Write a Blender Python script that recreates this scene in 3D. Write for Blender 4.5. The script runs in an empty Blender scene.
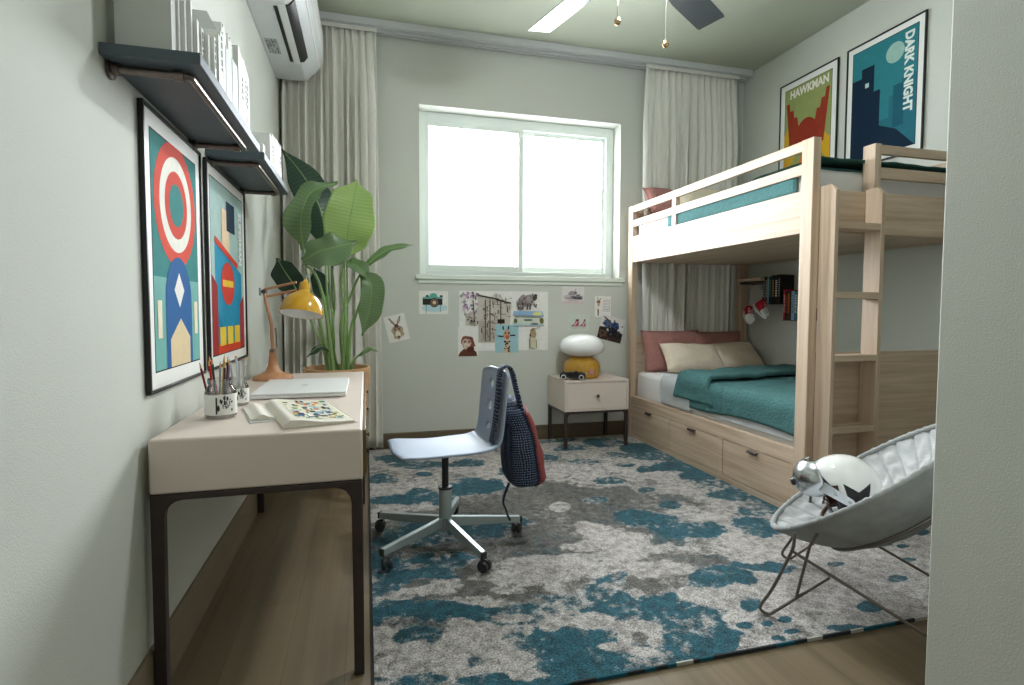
WORLD, E_WIN, E_FILL, EXPO, E_BOWL_FILL = 1.3, 270, 3, 0.16, 215

import bpy, bmesh, math, random
import numpy as np
from mathutils import Vector, Matrix, noise
from mathutils.geometry import tessellate_polygon
random.seed(7)
PI = math.pi
sc = bpy.context.scene
COL = sc.collection
R = math.radians

# ------------------------------------------------------------------ camera
CAMH = 1.15
FPX, YAW, PITCH, ROLL, CYP = 544.6, 0.262505, 0.0488542, 0.00283, 335.49
cyw, syw, cpt, spt = math.cos(YAW), math.sin(YAW), math.cos(PITCH), math.sin(PITCH)
fwd = Vector((syw*cpt, cyw*cpt, -spt)); rgt = Vector((cyw, -syw, 0)); upv = rgt.cross(fwd)
cr_, sr_ = math.cos(ROLL), math.sin(ROLL)
rt = cr_*rgt + sr_*upv; ut = -sr_*rgt + cr_*upv
cd = bpy.data.cameras.new('camera'); cam = bpy.data.objects.new('camera', cd); COL.objects.link(cam)
cd.sensor_width = 36; cd.lens = FPX/1024*36; cd.shift_y = (CYP-342.5)/1024*1.0
cd.clip_start = 0.02
mw = Matrix((( rt.x, ut.x, -fwd.x, 0), (rt.y, ut.y, -fwd.y, 0), (rt.z, ut.z, -fwd.z, CAMH), (0,0,0,1)))
cam.matrix_world = mw
sc.camera = cam
def W(px, py, Y):      # where a sight line of the survey meets the plane y = Y (metres)
    d = rt*((px-512)/FPX) + ut*((CYP-py)/FPX) + fwd
    return Vector((0,0,CAMH)) + d*(Y/d.y)

# ------------------------------------------------------------------ materials
def lin(c): return tuple(((v/255)/12.92 if v/255 <= .04045 else ((v/255+.055)/1.055)**2.4) for v in c)
def newmat(name):
    m = bpy.data.materials.new(name); m.use_nodes = True
    nt = m.node_tree; b = nt.nodes['Principled BSDF']
    return m, nt, b
def mat(name, rgb, rough=.5, metal=0, noise_amt=.06, scale=8, bump=0, bscale=200, coat=0, trans=0, ior=1.45, stretch=(1,1,1), spec=.5):
    m, nt, b = newmat(name)
    c = lin(rgb)
    b.inputs['Roughness'].default_value = rough; b.inputs['Metallic'].default_value = metal
    b.inputs['Coat Weight'].default_value = coat; b.inputs['Transmission Weight'].default_value = trans
    b.inputs['IOR'].default_value = ior; b.inputs['Specular IOR Level'].default_value = spec
    tc = nt.nodes.new('ShaderNodeTexCoord'); mp = nt.nodes.new('ShaderNodeMapping'); mp.inputs['Scale'].default_value = stretch
    nt.links.new(tc.outputs['Object'], mp.inputs[0])
    n = nt.nodes.new('ShaderNodeTexNoise'); n.inputs['Scale'].default_value = scale; n.inputs['Detail'].default_value = 4
    nt.links.new(mp.outputs[0], n.inputs['Vector'])
    r = nt.nodes.new('ShaderNodeValToRGB')
    r.color_ramp.elements[0].position = .3; r.color_ramp.elements[1].position = .7
    r.color_ramp.elements[0].color = tuple(max(0, v*(1-noise_amt)) for v in c)+(1,)
    r.color_ramp.elements[1].color = tuple(min(1, v*(1+noise_amt)) for v in c)+(1,)
    nt.links.new(n.outputs['Fac'], r.inputs[0]); nt.links.new(r.outputs[0], b.inputs['Base Color'])
    if bump:
        n2 = nt.nodes.new('ShaderNodeTexNoise'); n2.inputs['Scale'].default_value = bscale; n2.inputs['Detail'].default_value = 3
        nt.links.new(mp.outputs[0], n2.inputs['Vector'])
        bp = nt.nodes.new('ShaderNodeBump'); bp.inputs['Strength'].default_value = bump; bp.inputs['Distance'].default_value = .004
        nt.links.new(n2.outputs['Fac'], bp.inputs['Height']); nt.links.new(bp.outputs[0], b.inputs['Normal'])
    return m
def wood(name, rgb, dark, axis, rough=.5, dens=26, contrast=.5, planks=None):
    m, nt, b = newmat(name)
    b.inputs['Roughness'].default_value = rough
    b.inputs['Specular IOR Level'].default_value = .35
    tc = nt.nodes.new('ShaderNodeTexCoord'); mp = nt.nodes.new('ShaderNodeMapping')
    s = [dens]*3; s[axis] = dens*.045; mp.inputs['Scale'].default_value = s
    nt.links.new(tc.outputs['Object'], mp.inputs[0])
    n = nt.nodes.new('ShaderNodeTexNoise'); n.inputs['Scale'].default_value = 1; n.inputs['Detail'].default_value = 6; n.inputs['Roughness'].default_value = .62; n.inputs['Distortion'].default_value = .6
    nt.links.new(mp.outputs[0], n.inputs['Vector'])
    r = nt.nodes.new('ShaderNodeValToRGB'); a = lin(rgb); d = lin(dark)
    r.color_ramp.elements[0].position = .5-contrast*.4; r.color_ramp.elements[1].position = .5+contrast*.4
    r.color_ramp.elements[0].color = d+(1,); r.color_ramp.elements[1].color = a+(1,)
    nt.links.new(n.outputs['Fac'], r.inputs[0])
    out = r.outputs[0]
    if planks:
        br = nt.nodes.new('ShaderNodeTexBrick'); mp2 = nt.nodes.new('ShaderNodeMapping'); mp2.inputs['Rotation'].default_value = (0,0,PI/2)
        nt.links.new(tc.outputs['Object'], mp2.inputs[0]); nt.links.new(mp2.outputs[0], br.inputs['Vector'])
        br.inputs['Scale'].default_value = 1; br.inputs['Brick Width'].default_value = 1.5; br.inputs['Row Height'].default_value = .19
        br.inputs['Mortar Size'].default_value = .0012; br.inputs['Mortar Smooth'].default_value = .3
        br.inputs['Color1'].default_value = (.86,.86,.86,1); br.inputs['Color2'].default_value = (1,1,1,1); br.inputs['Mortar'].default_value = (.55,.52,.5,1)
        mx = nt.nodes.new('ShaderNodeMix'); mx.data_type = 'RGBA'; mx.blend_type = 'MULTIPLY'; mx.inputs[0].default_value = 1
        nt.links.new(out, mx.inputs[6]); nt.links.new(br.outputs['Color'], mx.inputs[7]); out = mx.outputs[2]
    nt.links.new(out, b.inputs['Base Color'])
    bp = nt.nodes.new('ShaderNodeBump'); bp.inputs['Strength'].default_value = .12; bp.inputs['Distance'].default_value = .002
    nt.links.new(n.outputs['Fac'], bp.inputs['Height']); nt.links.new(bp.outputs[0], b.inputs['Normal'])
    return m
def glass(name, tint=(1,1,1), gl=.12, rough=.02):
    m = bpy.data.materials.new(name); m.use_nodes = True; nt = m.node_tree; nt.nodes.clear()
    o = nt.nodes.new('ShaderNodeOutputMaterial'); mx = nt.nodes.new('ShaderNodeMixShader')
    t = nt.nodes.new('ShaderNodeBsdfTransparent'); g = nt.nodes.new('ShaderNodeBsdfGlossy')
    f = nt.nodes.new('ShaderNodeFresnel'); f.inputs[0].default_value = 1.45
    ad = nt.nodes.new('ShaderNodeMath'); ad.operation = 'MULTIPLY_ADD'; ad.inputs[1].default_value = .8; ad.inputs[2].default_value = gl
    nt.links.new(f.outputs[0], ad.inputs[0])
    t.inputs[0].default_value = tint+(1,); g.inputs['Roughness'].default_value = rough
    nt.links.new(ad.outputs[0], mx.inputs[0]); nt.links.new(t.outputs[0], mx.inputs[1]); nt.links.new(g.outputs[0], mx.inputs[2])
    nt.links.new(mx.outputs[0], o.inputs[0])
    return m
def knit(name, base, dot, scale, size, rough=.9):
    m, nt, b = newmat(name); b.inputs['Roughness'].default_value = rough
    tc = nt.nodes.new('ShaderNodeTexCoord'); v = nt.nodes.new('ShaderNodeTexVoronoi')
    v.inputs['Scale'].default_value = scale; v.inputs['Randomness'].default_value = .25
    nt.links.new(tc.outputs['UV'], v.inputs['Vector']); v.voronoi_dimensions = '2D'
    mr = nt.nodes.new('ShaderNodeMapRange'); mr.inputs[1].default_value = size; mr.inputs[2].default_value = size+.1; mr.inputs[3].default_value = 1; mr.inputs[4].default_value = 0
    nt.links.new(v.outputs['Distance'], mr.inputs[0])
    mx = nt.nodes.new('ShaderNodeMix'); mx.data_type = 'RGBA'
    mx.inputs[6].default_value = lin(base)+(1,); mx.inputs[7].default_value = lin(dot)+(1,)
    nt.links.new(mr.outputs[0], mx.inputs[0]); nt.links.new(mx.outputs[2], b.inputs['Base Color'])
    bp = nt.nodes.new('ShaderNodeBump'); bp.inputs['Strength'].default_value = .4; bp.inputs['Distance'].default_value = .002
    nt.links.new(v.outputs['Distance'], bp.inputs['Height']); nt.links.new(bp.outputs[0], b.inputs['Normal'])
    return m
M = {}
M['wall'] = mat('wall_paint', (206,208,200), .85, bump=.22, bscale=230, noise_amt=.015, scale=3)
M['ceil'] = mat('ceiling_paint', (178,183,166), .9, bump=.2, bscale=160, noise_amt=.02, scale=3)
M['floor'] = wood('floor_oak', (134,118,94), (102,88,68), 1, .42, 14, .7, planks=True)
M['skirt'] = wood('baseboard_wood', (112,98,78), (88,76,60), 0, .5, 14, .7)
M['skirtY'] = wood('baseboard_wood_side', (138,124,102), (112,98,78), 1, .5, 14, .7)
OAK, OAKD = (213,192,170), (178,153,128)
M['oakX'] = wood('oak_along_x', OAK, OAKD, 0); M['oakY'] = wood('oak_along_y', OAK, OAKD, 1); M['oakZ'] = wood('oak_along_z', OAK, OAKD, 2)
M['winframe'] = mat('window_frame_white', (236,244,238), .4, noise_amt=.01)
M['plaster'] = mat('window_reveal', (226,234,224), .7, noise_amt=.01)
M['glass'] = glass('clear_glass'); M['pane'] = glass('window_glass', (1,1,1), .02, .05)
M['curtain'] = mat('curtain_linen', (230,228,221), .95, bump=.5, bscale=500, noise_amt=.05, scale=60, stretch=(1,1,.15), spec=.1)
M['track'] = mat('track_white', (206,208,210), .45, noise_amt=.01)
M['desk'] = mat('desk_lacquer', (222,207,196), .38, noise_amt=.012)
M['bronze'] = mat('dark_bronze_metal', (66,56,54), .38, metal=.35, noise_amt=.08, scale=20)
M['brass'] = mat('brushed_brass', (120,96,58), .4, metal=.7)
M['black'] = mat('black_frame', (26,26,28), .35, noise_amt=.05)
M['paper'] = mat('white_paper', (238,238,234), .6, noise_amt=.01)
M['slate'] = mat('slate_shelf', (80,92,100), .5, noise_amt=.05)
M['pipe'] = mat('raw_steel_pipe', (112,102,96), .28, metal=.85, noise_amt=.2, scale=40)
M['white'] = mat('white_plastic', (232,233,232), .35, noise_amt=.01)
M['acwhite'] = mat('ac_plastic', (214,217,218), .4, noise_amt=.01)
M['bookwhite'] = mat('book_white', (236,236,233), .6, noise_amt=.02)
M['bookgrey'] = mat('book_grey', (206,206,202), .6, noise_amt=.03)
M['pages'] = mat('page_edges', (226,220,208), .8, noise_amt=.05, scale=200, stretch=(1,1,.05))
M['orange'] = mat('orange_label', (240,176,84), .6)
M['ink'] = mat('dark_ink', (50,50,52), .7)
M['leafL'] = None
def leafmat(name, a, c):
    m, nt, b = newmat(name); b.inputs['Roughness'].default_value = .32
    tc = nt.nodes.new('ShaderNodeTexCoord'); w = nt.nodes.new('ShaderNodeTexWave'); w.inputs['Scale'].default_value = 9; w.inputs['Distortion'].default_value = 1.2
    w.bands_direction = 'Y'
    nt.links.new(tc.outputs['UV'], w.inputs['Vector'])
    r = nt.nodes.new('ShaderNodeValToRGB'); r.color_ramp.elements[0].color = lin(a)+(1,); r.color_ramp.elements[1].color = lin(c)+(1,)
    nt.links.new(w.outputs['Color'], r.inputs[0]); nt.links.new(r.outputs[0], b.inputs['Base Color'])
    tr = nt.nodes.new('ShaderNodeBsdfTranslucent'); nt.links.new(r.outputs[0], tr.inputs[0])
    mx = nt.nodes.new('ShaderNodeMixShader'); mx.inputs[0].default_value = .3
    o = nt.nodes['Material Output']
    nt.links.new(b.outputs[0], mx.inputs[1]); nt.links.new(tr.outputs[0], mx.inputs[2]); nt.links.new(mx.outputs[0], o.inputs[0])
    bp = nt.nodes.new('ShaderNodeBump'); bp.inputs['Strength'].default_value = .12; bp.inputs['Distance'].default_value = .004
    nt.links.new(w.outputs['Color'], bp.inputs['Height']); nt.links.new(bp.outputs[0], b.inputs['Normal'])
    return m
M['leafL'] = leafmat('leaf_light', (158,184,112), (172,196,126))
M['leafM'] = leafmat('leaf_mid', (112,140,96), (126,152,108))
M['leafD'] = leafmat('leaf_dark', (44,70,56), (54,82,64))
M['stem'] = mat('plant_stem', (136,168,104), .4, noise_amt=.1)
M['terra'] = mat('tan_clay_pot', (206,160,118), .6, noise_amt=.05)
M['soil'] = mat('soil', (70,54,42), .95, noise_amt=.4, scale=60, bump=1, bscale=90)
M['lampwood'] = mat('copper_wood', (196,142,104), .35, noise_amt=.1, scale=30, stretch=(1,1,.2))
M['yellow'] = mat('yellow_enamel', (222,168,42), .18, coat=.6, noise_amt=.02)
M['chairblue'] = mat('pale_blue_lacquer', (158,170,190), .42, noise_amt=.02)
M['steel'] = mat('silver_painted_steel', (176,186,186), .35, metal=.35, noise_amt=.02)
M['rubber'] = mat('black_rubber', (44,44,46), .45)
M['navy'] = knit('navy_dotted_fabric', (28,38,60), (150,162,184), 88, .13)
M['red'] = knit('rust_dotted_fabric', (124,46,46), (170,104,98), 88, .13)
M['navyplain'] = mat('navy_webbing', (40,48,66), .85, noise_amt=.3, scale=220)
M['grey_velvet'] = mat('grey_velvet', (150,152,151), .8, bump=.3, bscale=60, noise_amt=.12, scale=14, spec=.2)
M['velvet_in'] = mat('grey_quilt', (182,184,184), .75, bump=.9, bscale=28, noise_amt=.08, scale=20, stretch=(1,1,1), spec=.25)
M['hairpin'] = mat('brown_grey_steel', (112,104,98), .35, metal=.5)
M['helmet'] = mat('helmet_white', (236,236,234), .12, coat=.8, noise_amt=.005)
M['chrome'] = mat('brushed_chrome', (205,208,212), .22, metal=1, noise_amt=.03)
M['leather'] = mat('brown_leather', (92,60,44), .5, bump=.3, bscale=120)
M['sheet'] = mat('white_cotton', (232,230,230), .9, bump=.25, bscale=40, noise_amt=.02, spec=.15)
M['greysheet'] = mat('grey_cotton', (182,186,188), .9, bump=.35, bscale=60, noise_amt=.03, spec=.15)
def quiltmat(name, rgb, sc_=60):
    m = mat(name, rgb, .92, noise_amt=.09, scale=40, spec=.15); nt = m.node_tree; b = nt.nodes['Principled BSDF']
    tc = nt.nodes['Texture Coordinate']; v = nt.nodes.new('ShaderNodeTexVoronoi'); v.inputs['Scale'].default_value = sc_
    nt.links.new(tc.outputs['Object'], v.inputs['Vector'])
    bp = nt.nodes.new('ShaderNodeBump'); bp.inputs['Strength'].default_value = .7; bp.inputs['Distance'].default_value = .004; bp.invert = True
    nt.links.new(v.outputs['Distance'], bp.inputs['Height']); nt.links.new(bp.outputs[0], b.inputs['Normal'])
    return m
M['teal'] = quiltmat('teal_quilt', (74,114,114)); M['dteal'] = quiltmat('dark_teal_quilt', (44,80,74))
M['pink'] = quiltmat('dusty_pink_cotton', (172,124,118), 45); M['beige'] = mat('beige_linen', (226,212,192), .85, bump=.35, bscale=400, noise_amt=.04, scale=30, spec=.2)
M['cream'] = mat('cream_linen', (226,214,192), .85, bump=.3, bscale=300, noise_amt=.04, spec=.2)
M['amber'] = mat('amber_glass', (240,184,66), .08, trans=.45, noise_amt=.12, scale=20, coat=.5)
M['opal'] = mat('opal_glass', (245,245,245), .08, coat=.7, noise_amt=.01)
M['rose'] = mat('rose_knob', (190,130,130), .4)
M['fan'] = mat('fan_blade_grey', (104,108,112), .22, metal=.55, noise_amt=.03)
M['wire'] = mat('nickel_chain', (170,165,150), .3, metal=.9)
M['chainball'] = mat('brass_nickel_ball', (190,160,120), .2, metal=.9)
PALC = {}
def pc(rgb, rough=.8):
    k = tuple(rgb)
    if k not in PALC: PALC[k] = mat('print_%02x%02x%02x' % k, rgb, rough, noise_amt=.05, scale=25, spec=.25)
    return PALC[k]

# ------------------------------------------------------------------ mesh builder
class MB:
    def __init__(s): s.v = []; s.f = []; s.mi = []; s.mats = []; s.uv = {}; s.sm = []
    def m(s, material):
        if material not in s.mats: s.mats.append(material)
        return s.mats.index(material)
    def add(s, vs, fs, material=None, smooth=True, uvs=None):
        o = len(s.v); s.v += [Vector(v) for v in vs]; k = s.m(material)
        for f in fs: s.f.append(tuple(i+o for i in f)); s.mi.append(k); s.sm.append(smooth)
        if uvs:
            for i, u in enumerate(uvs): s.uv[i+o] = u
        return s
    def box(s, a, b, material=None, mtx=None):
        x0,y0,z0 = a; x1,y1,z1 = b
        vs = [Vector(p) for p in ((x0,y0,z0),(x1,y0,z0),(x1,y1,z0),(x0,y1,z0),(x0,y0,z1),(x1,y0,z1),(x1,y1,z1),(x0,y1,z1))]
        if mtx: vs = [mtx @ v for v in vs]
        return s.add(vs, [(0,3,2,1),(4,5,6,7),(0,1,5,4),(1,2,6,5),(2,3,7,6),(3,0,4,7)], material, False)
    def tube(s, pts, r, material=None, n=10, caps=True, closed=False):
        pts = [Vector(p) for p in pts]; N = len(pts); rings = []
        rr = r if isinstance(r, (list, tuple)) else [r]*N
        T = []
        for i in range(N):
            if closed: t = pts[(i+1) % N]-pts[i-1]
            else: t = pts[min(i+1, N-1)]-pts[max(i-1, 0)]
            T.append(t.normalized())
        up = Vector((0,0,1)) if abs(T[0].z) < .9 else Vector((1,0,0))
        a = T[0].cross(up).normalized(); vs = []
        for i in range(N):
            a = (a - T[i]*a.dot(T[i])); a = a.normalized() if a.length > 1e-6 else T[i].orthogonal().normalized()
            b = T[i].cross(a)
            for k in range(n):
                th = 2*PI*k/n; vs.append(pts[i]+(a*math.cos(th)+b*math.sin(th))*rr[i])
        fs = []
        for i in range(N if closed else N-1):
            j = (i+1) % N
            for k in range(n): l = (k+1) % n; fs.append((i*n+k, i*n+l, j*n+l, j*n+k))
        if caps and not closed: fs.append(tuple(range(n))[::-1]); fs.append(tuple((N-1)*n+k for k in range(n)))
        return s.add(vs, fs, material)
    def lathe(s, prof, c=(0,0,0), material=None, n=32, mtx=None, cap=True):
        vs = []; fs = []; c = Vector(c)
        for r, z in prof:
            for k in range(n): th = 2*PI*k/n; vs.append(Vector((r*math.cos(th), r*math.sin(th), z)))
        if mtx: vs = [mtx @ v for v in vs]
        vs = [v+c for v in vs]; P = len(prof)
        for i in range(P-1):
            for k in range(n): l = (k+1) % n; fs.append((i*n+k, i*n+l, (i+1)*n+l, (i+1)*n+k))
        if cap:
            fs.append(tuple(range(n))[::-1]); fs.append(tuple((P-1)*n+k for k in range(n)))
        return s.add(vs, fs, material)
    def grid(s, nu, nv, fn, material=None, uv=True):
        vs = [fn(i/nu, j/nv) for j in range(nv+1) for i in range(nu+1)]
        us = [(i/nu, j/nv) for j in range(nv+1) for i in range(nu+1)] if uv else None
        fs = [(j*(nu+1)+i, j*(nu+1)+i+1, (j+1)*(nu+1)+i+1, (j+1)*(nu+1)+i) for j in range(nv) for i in range(nu)]
        return s.add(vs, fs, material, True, us)
    def prism(s, poly, O, U, V, N, material=None, smooth=False):   # poly in (u,v), thickness vector N
        O, U, V, N = map(Vector, (O, U, V, N)); n = len(poly)
        lo = [O+U*p[0]+V*p[1] for p in poly]; hi = [p+N for p in lo]
        tri = tessellate_polygon([[Vector((p[0], p[1], 0)) for p in poly]])
        fs = [tuple(t)[::-1] for t in tri]+[tuple(i+n for i in t) for t in tri]
        fs += [(i, (i+1) % n, (i+1) % n+n, i+n) for i in range(n)]
        return s.add(lo+hi, fs, material, smooth)
    def flat(s, poly, O, U, V, material=None):
        O, U, V = map(Vector, (O, U, V))
        tri = tessellate_polygon([[Vector((p[0], p[1], 0)) for p in poly]])
        vs = [O+U*p[0]+V*p[1] for p in poly]; N = U.cross(V); fs = []
        for t in tri:
            a, b, c = (vs[i] for i in t)
            fs.append(tuple(t) if (b-a).cross(c-a).dot(N) > 0 else tuple(t)[::-1])
        return s.add(vs, fs, material, False)
def obj(name, mb, parent=None, bevel=0, seg=2, solid=0, sub=0, angle=40, label=None, smooth=True):
    me = bpy.data.meshes.new(name)
    o = bpy.data.objects.new(name, me)
    vs = mb.v
    if parent is None:
        lo = Vector([min(v[i] for v in vs) for i in range(3)]); hi = Vector([max(v[i] for v in vs) for i in range(3)])
        base = Vector(((lo.x+hi.x)/2, (lo.y+hi.y)/2, lo.z)); o.location = base
        vs = [v-base for v in vs]
    else:
        chain = Matrix.Identity(4); p = parent
        mats = []
        while p: mats.append(Matrix.LocRotScale(p.location, p.rotation_euler, p.scale)); p = p.parent
        for mm in mats: chain = mm @ chain
        inv = chain.inverted(); vs = [inv @ v for v in vs]
    me.from_pydata([tuple(v) for v in vs], [], mb.f)
    for m_ in mb.mats: me.materials.append(m_ or M['white'])
    me.polygons.foreach_set('material_index', mb.mi)
    me.polygons.foreach_set('use_smooth', [bool(x) and smooth for x in mb.sm])
    if mb.uv:
        ul = me.uv_layers.new(name='UVMap')
        for l in me.loops: ul.data[l.index].uv = mb.uv.get(l.vertex_index, (0,0))
    me.validate(); me.update()
    bm = bmesh.new(); bm.from_mesh(me); 
    if not mb.uv: bmesh.ops.recalc_face_normals(bm, faces=bm.faces) if not getattr(mb, 'flatart', False) else None
    bm.to_mesh(me); bm.free()
    try: me.set_sharp_from_angle(angle=R(angle))
    except Exception: pass
    COL.objects.link(o)
    if parent: o.parent = parent
    if solid:
        md = o.modifiers.new('solid', 'SOLIDIFY'); md.thickness = solid; md.offset = 0
    if bevel:
        md = o.modifiers.new('bevel', 'BEVEL'); md.width = bevel; md.segments = seg; md.limit_method = 'ANGLE'; md.angle_limit = R(50)
        md.harden_normals = False
        me.polygons.foreach_set('use_smooth', [True]*len(me.polygons))
    if sub:
        md = o.modifiers.new('sub', 'SUBSURF'); md.levels = sub; md.render_levels = sub
    if label: o['label'] = label
    return o
def tag(o, label, cat, group=None, kind=None):
    o['label'] = label; o['category'] = cat
    if group: o['group'] = group
    if kind: o['kind'] = kind
    return o
def thing(name, label, cat, loc=(0,0,0), rotz=0, group=None):
    o = bpy.data.objects.new(name, None); COL.objects.link(o); o.empty_display_size = .05
    o.location = loc; o.rotation_euler = (0,0,rotz); return tag(o, label, cat, group)
def struct(name, mb, **k):
    o = obj(name, mb, **k); o['kind'] = 'structure'; return o
def bx(a, b, m): return MB().box(a, b, m)
def text_mb(s, size, O, U, V, material, mb=None, bold=.0, xs=1):
    cu = bpy.data.curves.new('t', 'FONT'); cu.body = s; cu.size = size; cu.offset = bold; cu.resolution_u = 3
    o = bpy.data.objects.new('t', cu); me = o.to_mesh()
    O, U, V = map(Vector, (O, U, V)); mb = mb or MB()
    N = U.cross(V); vs = [O+U*(v.co.x*xs)+V*v.co.y for v in me.vertices]; fs = []
    for p in me.polygons:
        f = tuple(p.vertices); a, b, c = vs[f[0]], vs[f[1]], vs[f[2]]
        fs.append(f if (b-a).cross(c-a).dot(N) > 0 else f[::-1])
    mb.add(vs, fs, material, False)
    o.to_mesh_clear(); bpy.data.objects.remove(o); bpy.data.curves.remove(cu)
    return mb
def arc(cx, cy, rx, ry, a0=0, a1=360, n=32): return [(cx+rx*math.cos(R(a0+(a1-a0)*i/n)), cy+ry*math.sin(R(a0+(a1-a0)*i/n))) for i in range(n+(0 if a1-a0 >= 360 else 1))]
def smooth_path(pts, n=8):
    pts = [Vector(p) for p in pts]; out = []
    P = [pts[0]*2-pts[1]]+pts+[pts[-1]*2-pts[-2]]
    for i in range(1, len(P)-2):
        for k in range(n):
            t = k/n; a, b, c, d = P[i-1], P[i], P[i+1], P[i+2]
            out.append(.5*((2*b)+(c-a)*t+(2*a-5*b+4*c-d)*t*t+(3*b-a-3*c+d)*t**3))
    out.append(pts[-1]); return out

# ------------------------------------------------------------------ room
XL, XR, YB, ZC, YF = -.612, 3.504, 4.549, 3.36, -1.6
T = .15
WX0, WX1, WZ0, WZ1 = .434, 2.228, 1.43, 2.808
struct('floor', bx((XL-T, YF-T, -.1), (XR+T, YB+T, 0), M['floor']))
struct('ceiling', bx((XL-T, YF-T, ZC), (XR+T, YB+.3, ZC+.1), M['ceil']))
struct('wall_left', bx((XL-T, YF-T, 0), (XL, YB+.3, ZC), M['wall']))
struct('wall_right', bx((XR, YF-T, 0), (XR+T, YB+.3, ZC), M['wall']))
def holed(name, y0, y1, x0, x1, z0, z1, m):
    b = MB()
    b.box((XL, y0, 0), (x0, y1, ZC), m); b.box((x1, y0, 0), (XR, y1, ZC), m)
    b.box((x0, y0, z1), (x1, y1, ZC), m)
    if z0 > 0: b.box((x0, y0, 0), (x1, y1, z0), m)
    return struct(name, b)
holed('wall_back', YB, YB+.3, WX0, WX1, WZ0, WZ1, M['wall'])
RX0, RX1, RZ0, RZ1 = .1, .9, 1.2, 2.1
holed('wall_front', YF-T, YF, RX0, RX1, RZ0, RZ1, M['wall'])
struct('wall_hall', bx((1.47, YF, 0), (1.47+.6, 1.102, ZC), M['wall']), bevel=.004)
# baseboards
b = MB(); b.prism([(0,0),(0.015,0),(.015,.118),(.008,.125),(0,.125)], (XL+.0,YB,0), (0,-1,0), (0,0,1), (XR-XL,0,0), M['skirt']); struct('baseboard_back', b)
b = MB(); b.prism([(0,0),(0.015,0),(.015,.155),(.008,.165),(0,.165)], (XL,YF,0), (1,0,0), (0,0,1), (0,YB-YF-.016,0), M['skirtY']); struct('baseboard_left', b)
b = MB(); b.prism([(0,0),(0.015,0),(.015,.118),(.008,.125),(0,.125)], (XR,1.2,0), (-1,0,0), (0,0,1), (0,YB-1.2-.016,0), M['skirtY']); struct('baseboard_right', b)
# window
def window(name, X0, X1, Z0, Z1, yf, depth, sgn):
    fr = MB(); w = .07; y0, y1 = yf, yf+depth
    g = .05
    b = MB()
    for a, c in (((X0,y0,Z0),(X0+w,y1,Z1)), ((X1-w,y0,Z0),(X1,y1,Z1)), ((X0+w,y0,Z1-w*1.2),(X1-w,y1,Z1)), ((X0+w,y0,Z0),(X1-w,y1,Z0+.05))): b.box(a, c, M['winframe'])
    o = struct(name, b, bevel=.004)
    mx = (X0+X1)/2
    s1 = MB(); ya, yb = y0+.012*sgn, y0+.045
    iw = .024
    for A, B, yy in ((X0+w, mx+.03, y0+.002), (mx-.03, X1-w, y0+.04)):
        s = MB(); za, zb = Z0+.05, Z1-w*1.2
        lw = iw if A < mx-.1 else .04
        rw = .04 if B < mx+.1 else iw
        s.box((A,yy,za),(A+lw,yy+.035,zb), M['winframe']); s.box((B-rw,yy,za),(B,yy+.035,zb), M['winframe'])
        s.box((A+lw,yy,za),(B-rw,yy+.035,za+.045), M['winframe']); s.box((A+lw,yy,zb-.03),(B-rw,yy+.035,zb), M['winframe'])
        so = obj('window_sash', s, o, bevel=.003)
        gl = bx((A+lw,yy+.014,za+.045),(B-rw,yy+.02,zb-.03), M['pane'])
        obj('window_pane', gl, so)
    return o
window('window_1', WX0, WX1, WZ0, WZ1, YB+.15, .09, 1)
b = MB(); b.box((.40,YB-.03,1.392),(2.274,YB+.145,1.43), M['plaster']); struct('trim_1', b, bevel=.004)
b = MB(); b.box((.42,YB-.012,1.36),(2.255,YB,1.392), M['plaster']); struct('trim_2', b, bevel=.003)
# rear glazed opening, added behind the camera to let in fill light
window('fill_window', RX0, RX1, RZ0, RZ1, YF-.11, .08, 1)
# curtain track
t = thing('curtain_track', 'white double curtain track along the top of the window wall under the ceiling', 'curtain track', ((XL+XR)/2, YB-.11, ZC-.05))
b = MB(); b.prism([(0,0),(.016,0),(.016,.012),(.032,.012),(.032,0),(.045,0),(.045,.05),(0,.05)], (XL+.005,YB-.155,ZC-.05), (0,1,0), (0,0,1), (XR-XL-.03,0,0), M['track']); obj('track', b, t)
b = MB(); b.prism([(0,0),(.02,0),(.02,.012),(.04,.012),(.04,0),(.06,0),(.06,.062),(0,.062)], (XL+.005,YB-.085,ZC-.062), (0,1,0), (0,0,1), (XR-XL-.03,0,0), M['track']); obj('track', b, t)
def curtain(name, x0, x1, nf, label, seed):
    rnd = random.Random(seed); b = MB(); NU, NV = nf*12, 40
    ph = [0]; 
    for i in range(nf): ph.append(ph[-1]+.65+.7*rnd.random())
    sc_ = (x1-x0)/ph[-1]; edges = [x0+p*sc_ for p in ph]
    amp = [.028+.016*rnd.random() for _ in range(nf)]; lean = [rnd.uniform(-.25,.25) for _ in range(nf)]
    z1, z0 = ZC-.05, .03
    def fn(u, v):
        k = min(nf-1, int(u*nf)); t = u*nf-k; x = edges[k]+(edges[k+1]-edges[k])*t
        z = z1+(z0-z1)*v
        a = amp[k]*(.35+.65*min(1, v*5))*(1-.1*math.sin(6*v+k))
        y = -a*math.sin(2*PI*t)
        if v < .08: y += .006*math.sin(2*PI*t*2.0+k)*(1-v/.08); 
        x += .018*math.sin(2*PI*t+lean[k]*6+v*2)*min(1,v*6)+lean[k]*.02*v
        x += (.018 if x < (x0+x1)/2 else -.018)*(1-min(1, v*6))*abs(u-.5)*2
        return Vector((x, YB-.1+y, z))
    b.grid(NU, NV, fn, M['curtain'], uv=False)
    c = thing(name, label, 'curtain', ((x0+x1)/2, YB-.1, 0))
    obj('curtain_fabric', b, c, solid=.003)
    b = MB(); b.box((x0+.01, YB-.125, ZC-.085), (x1-.01, YB-.119, ZC-.055), M['curtain']); obj('heading_tape', b, c)
    return c
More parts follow.
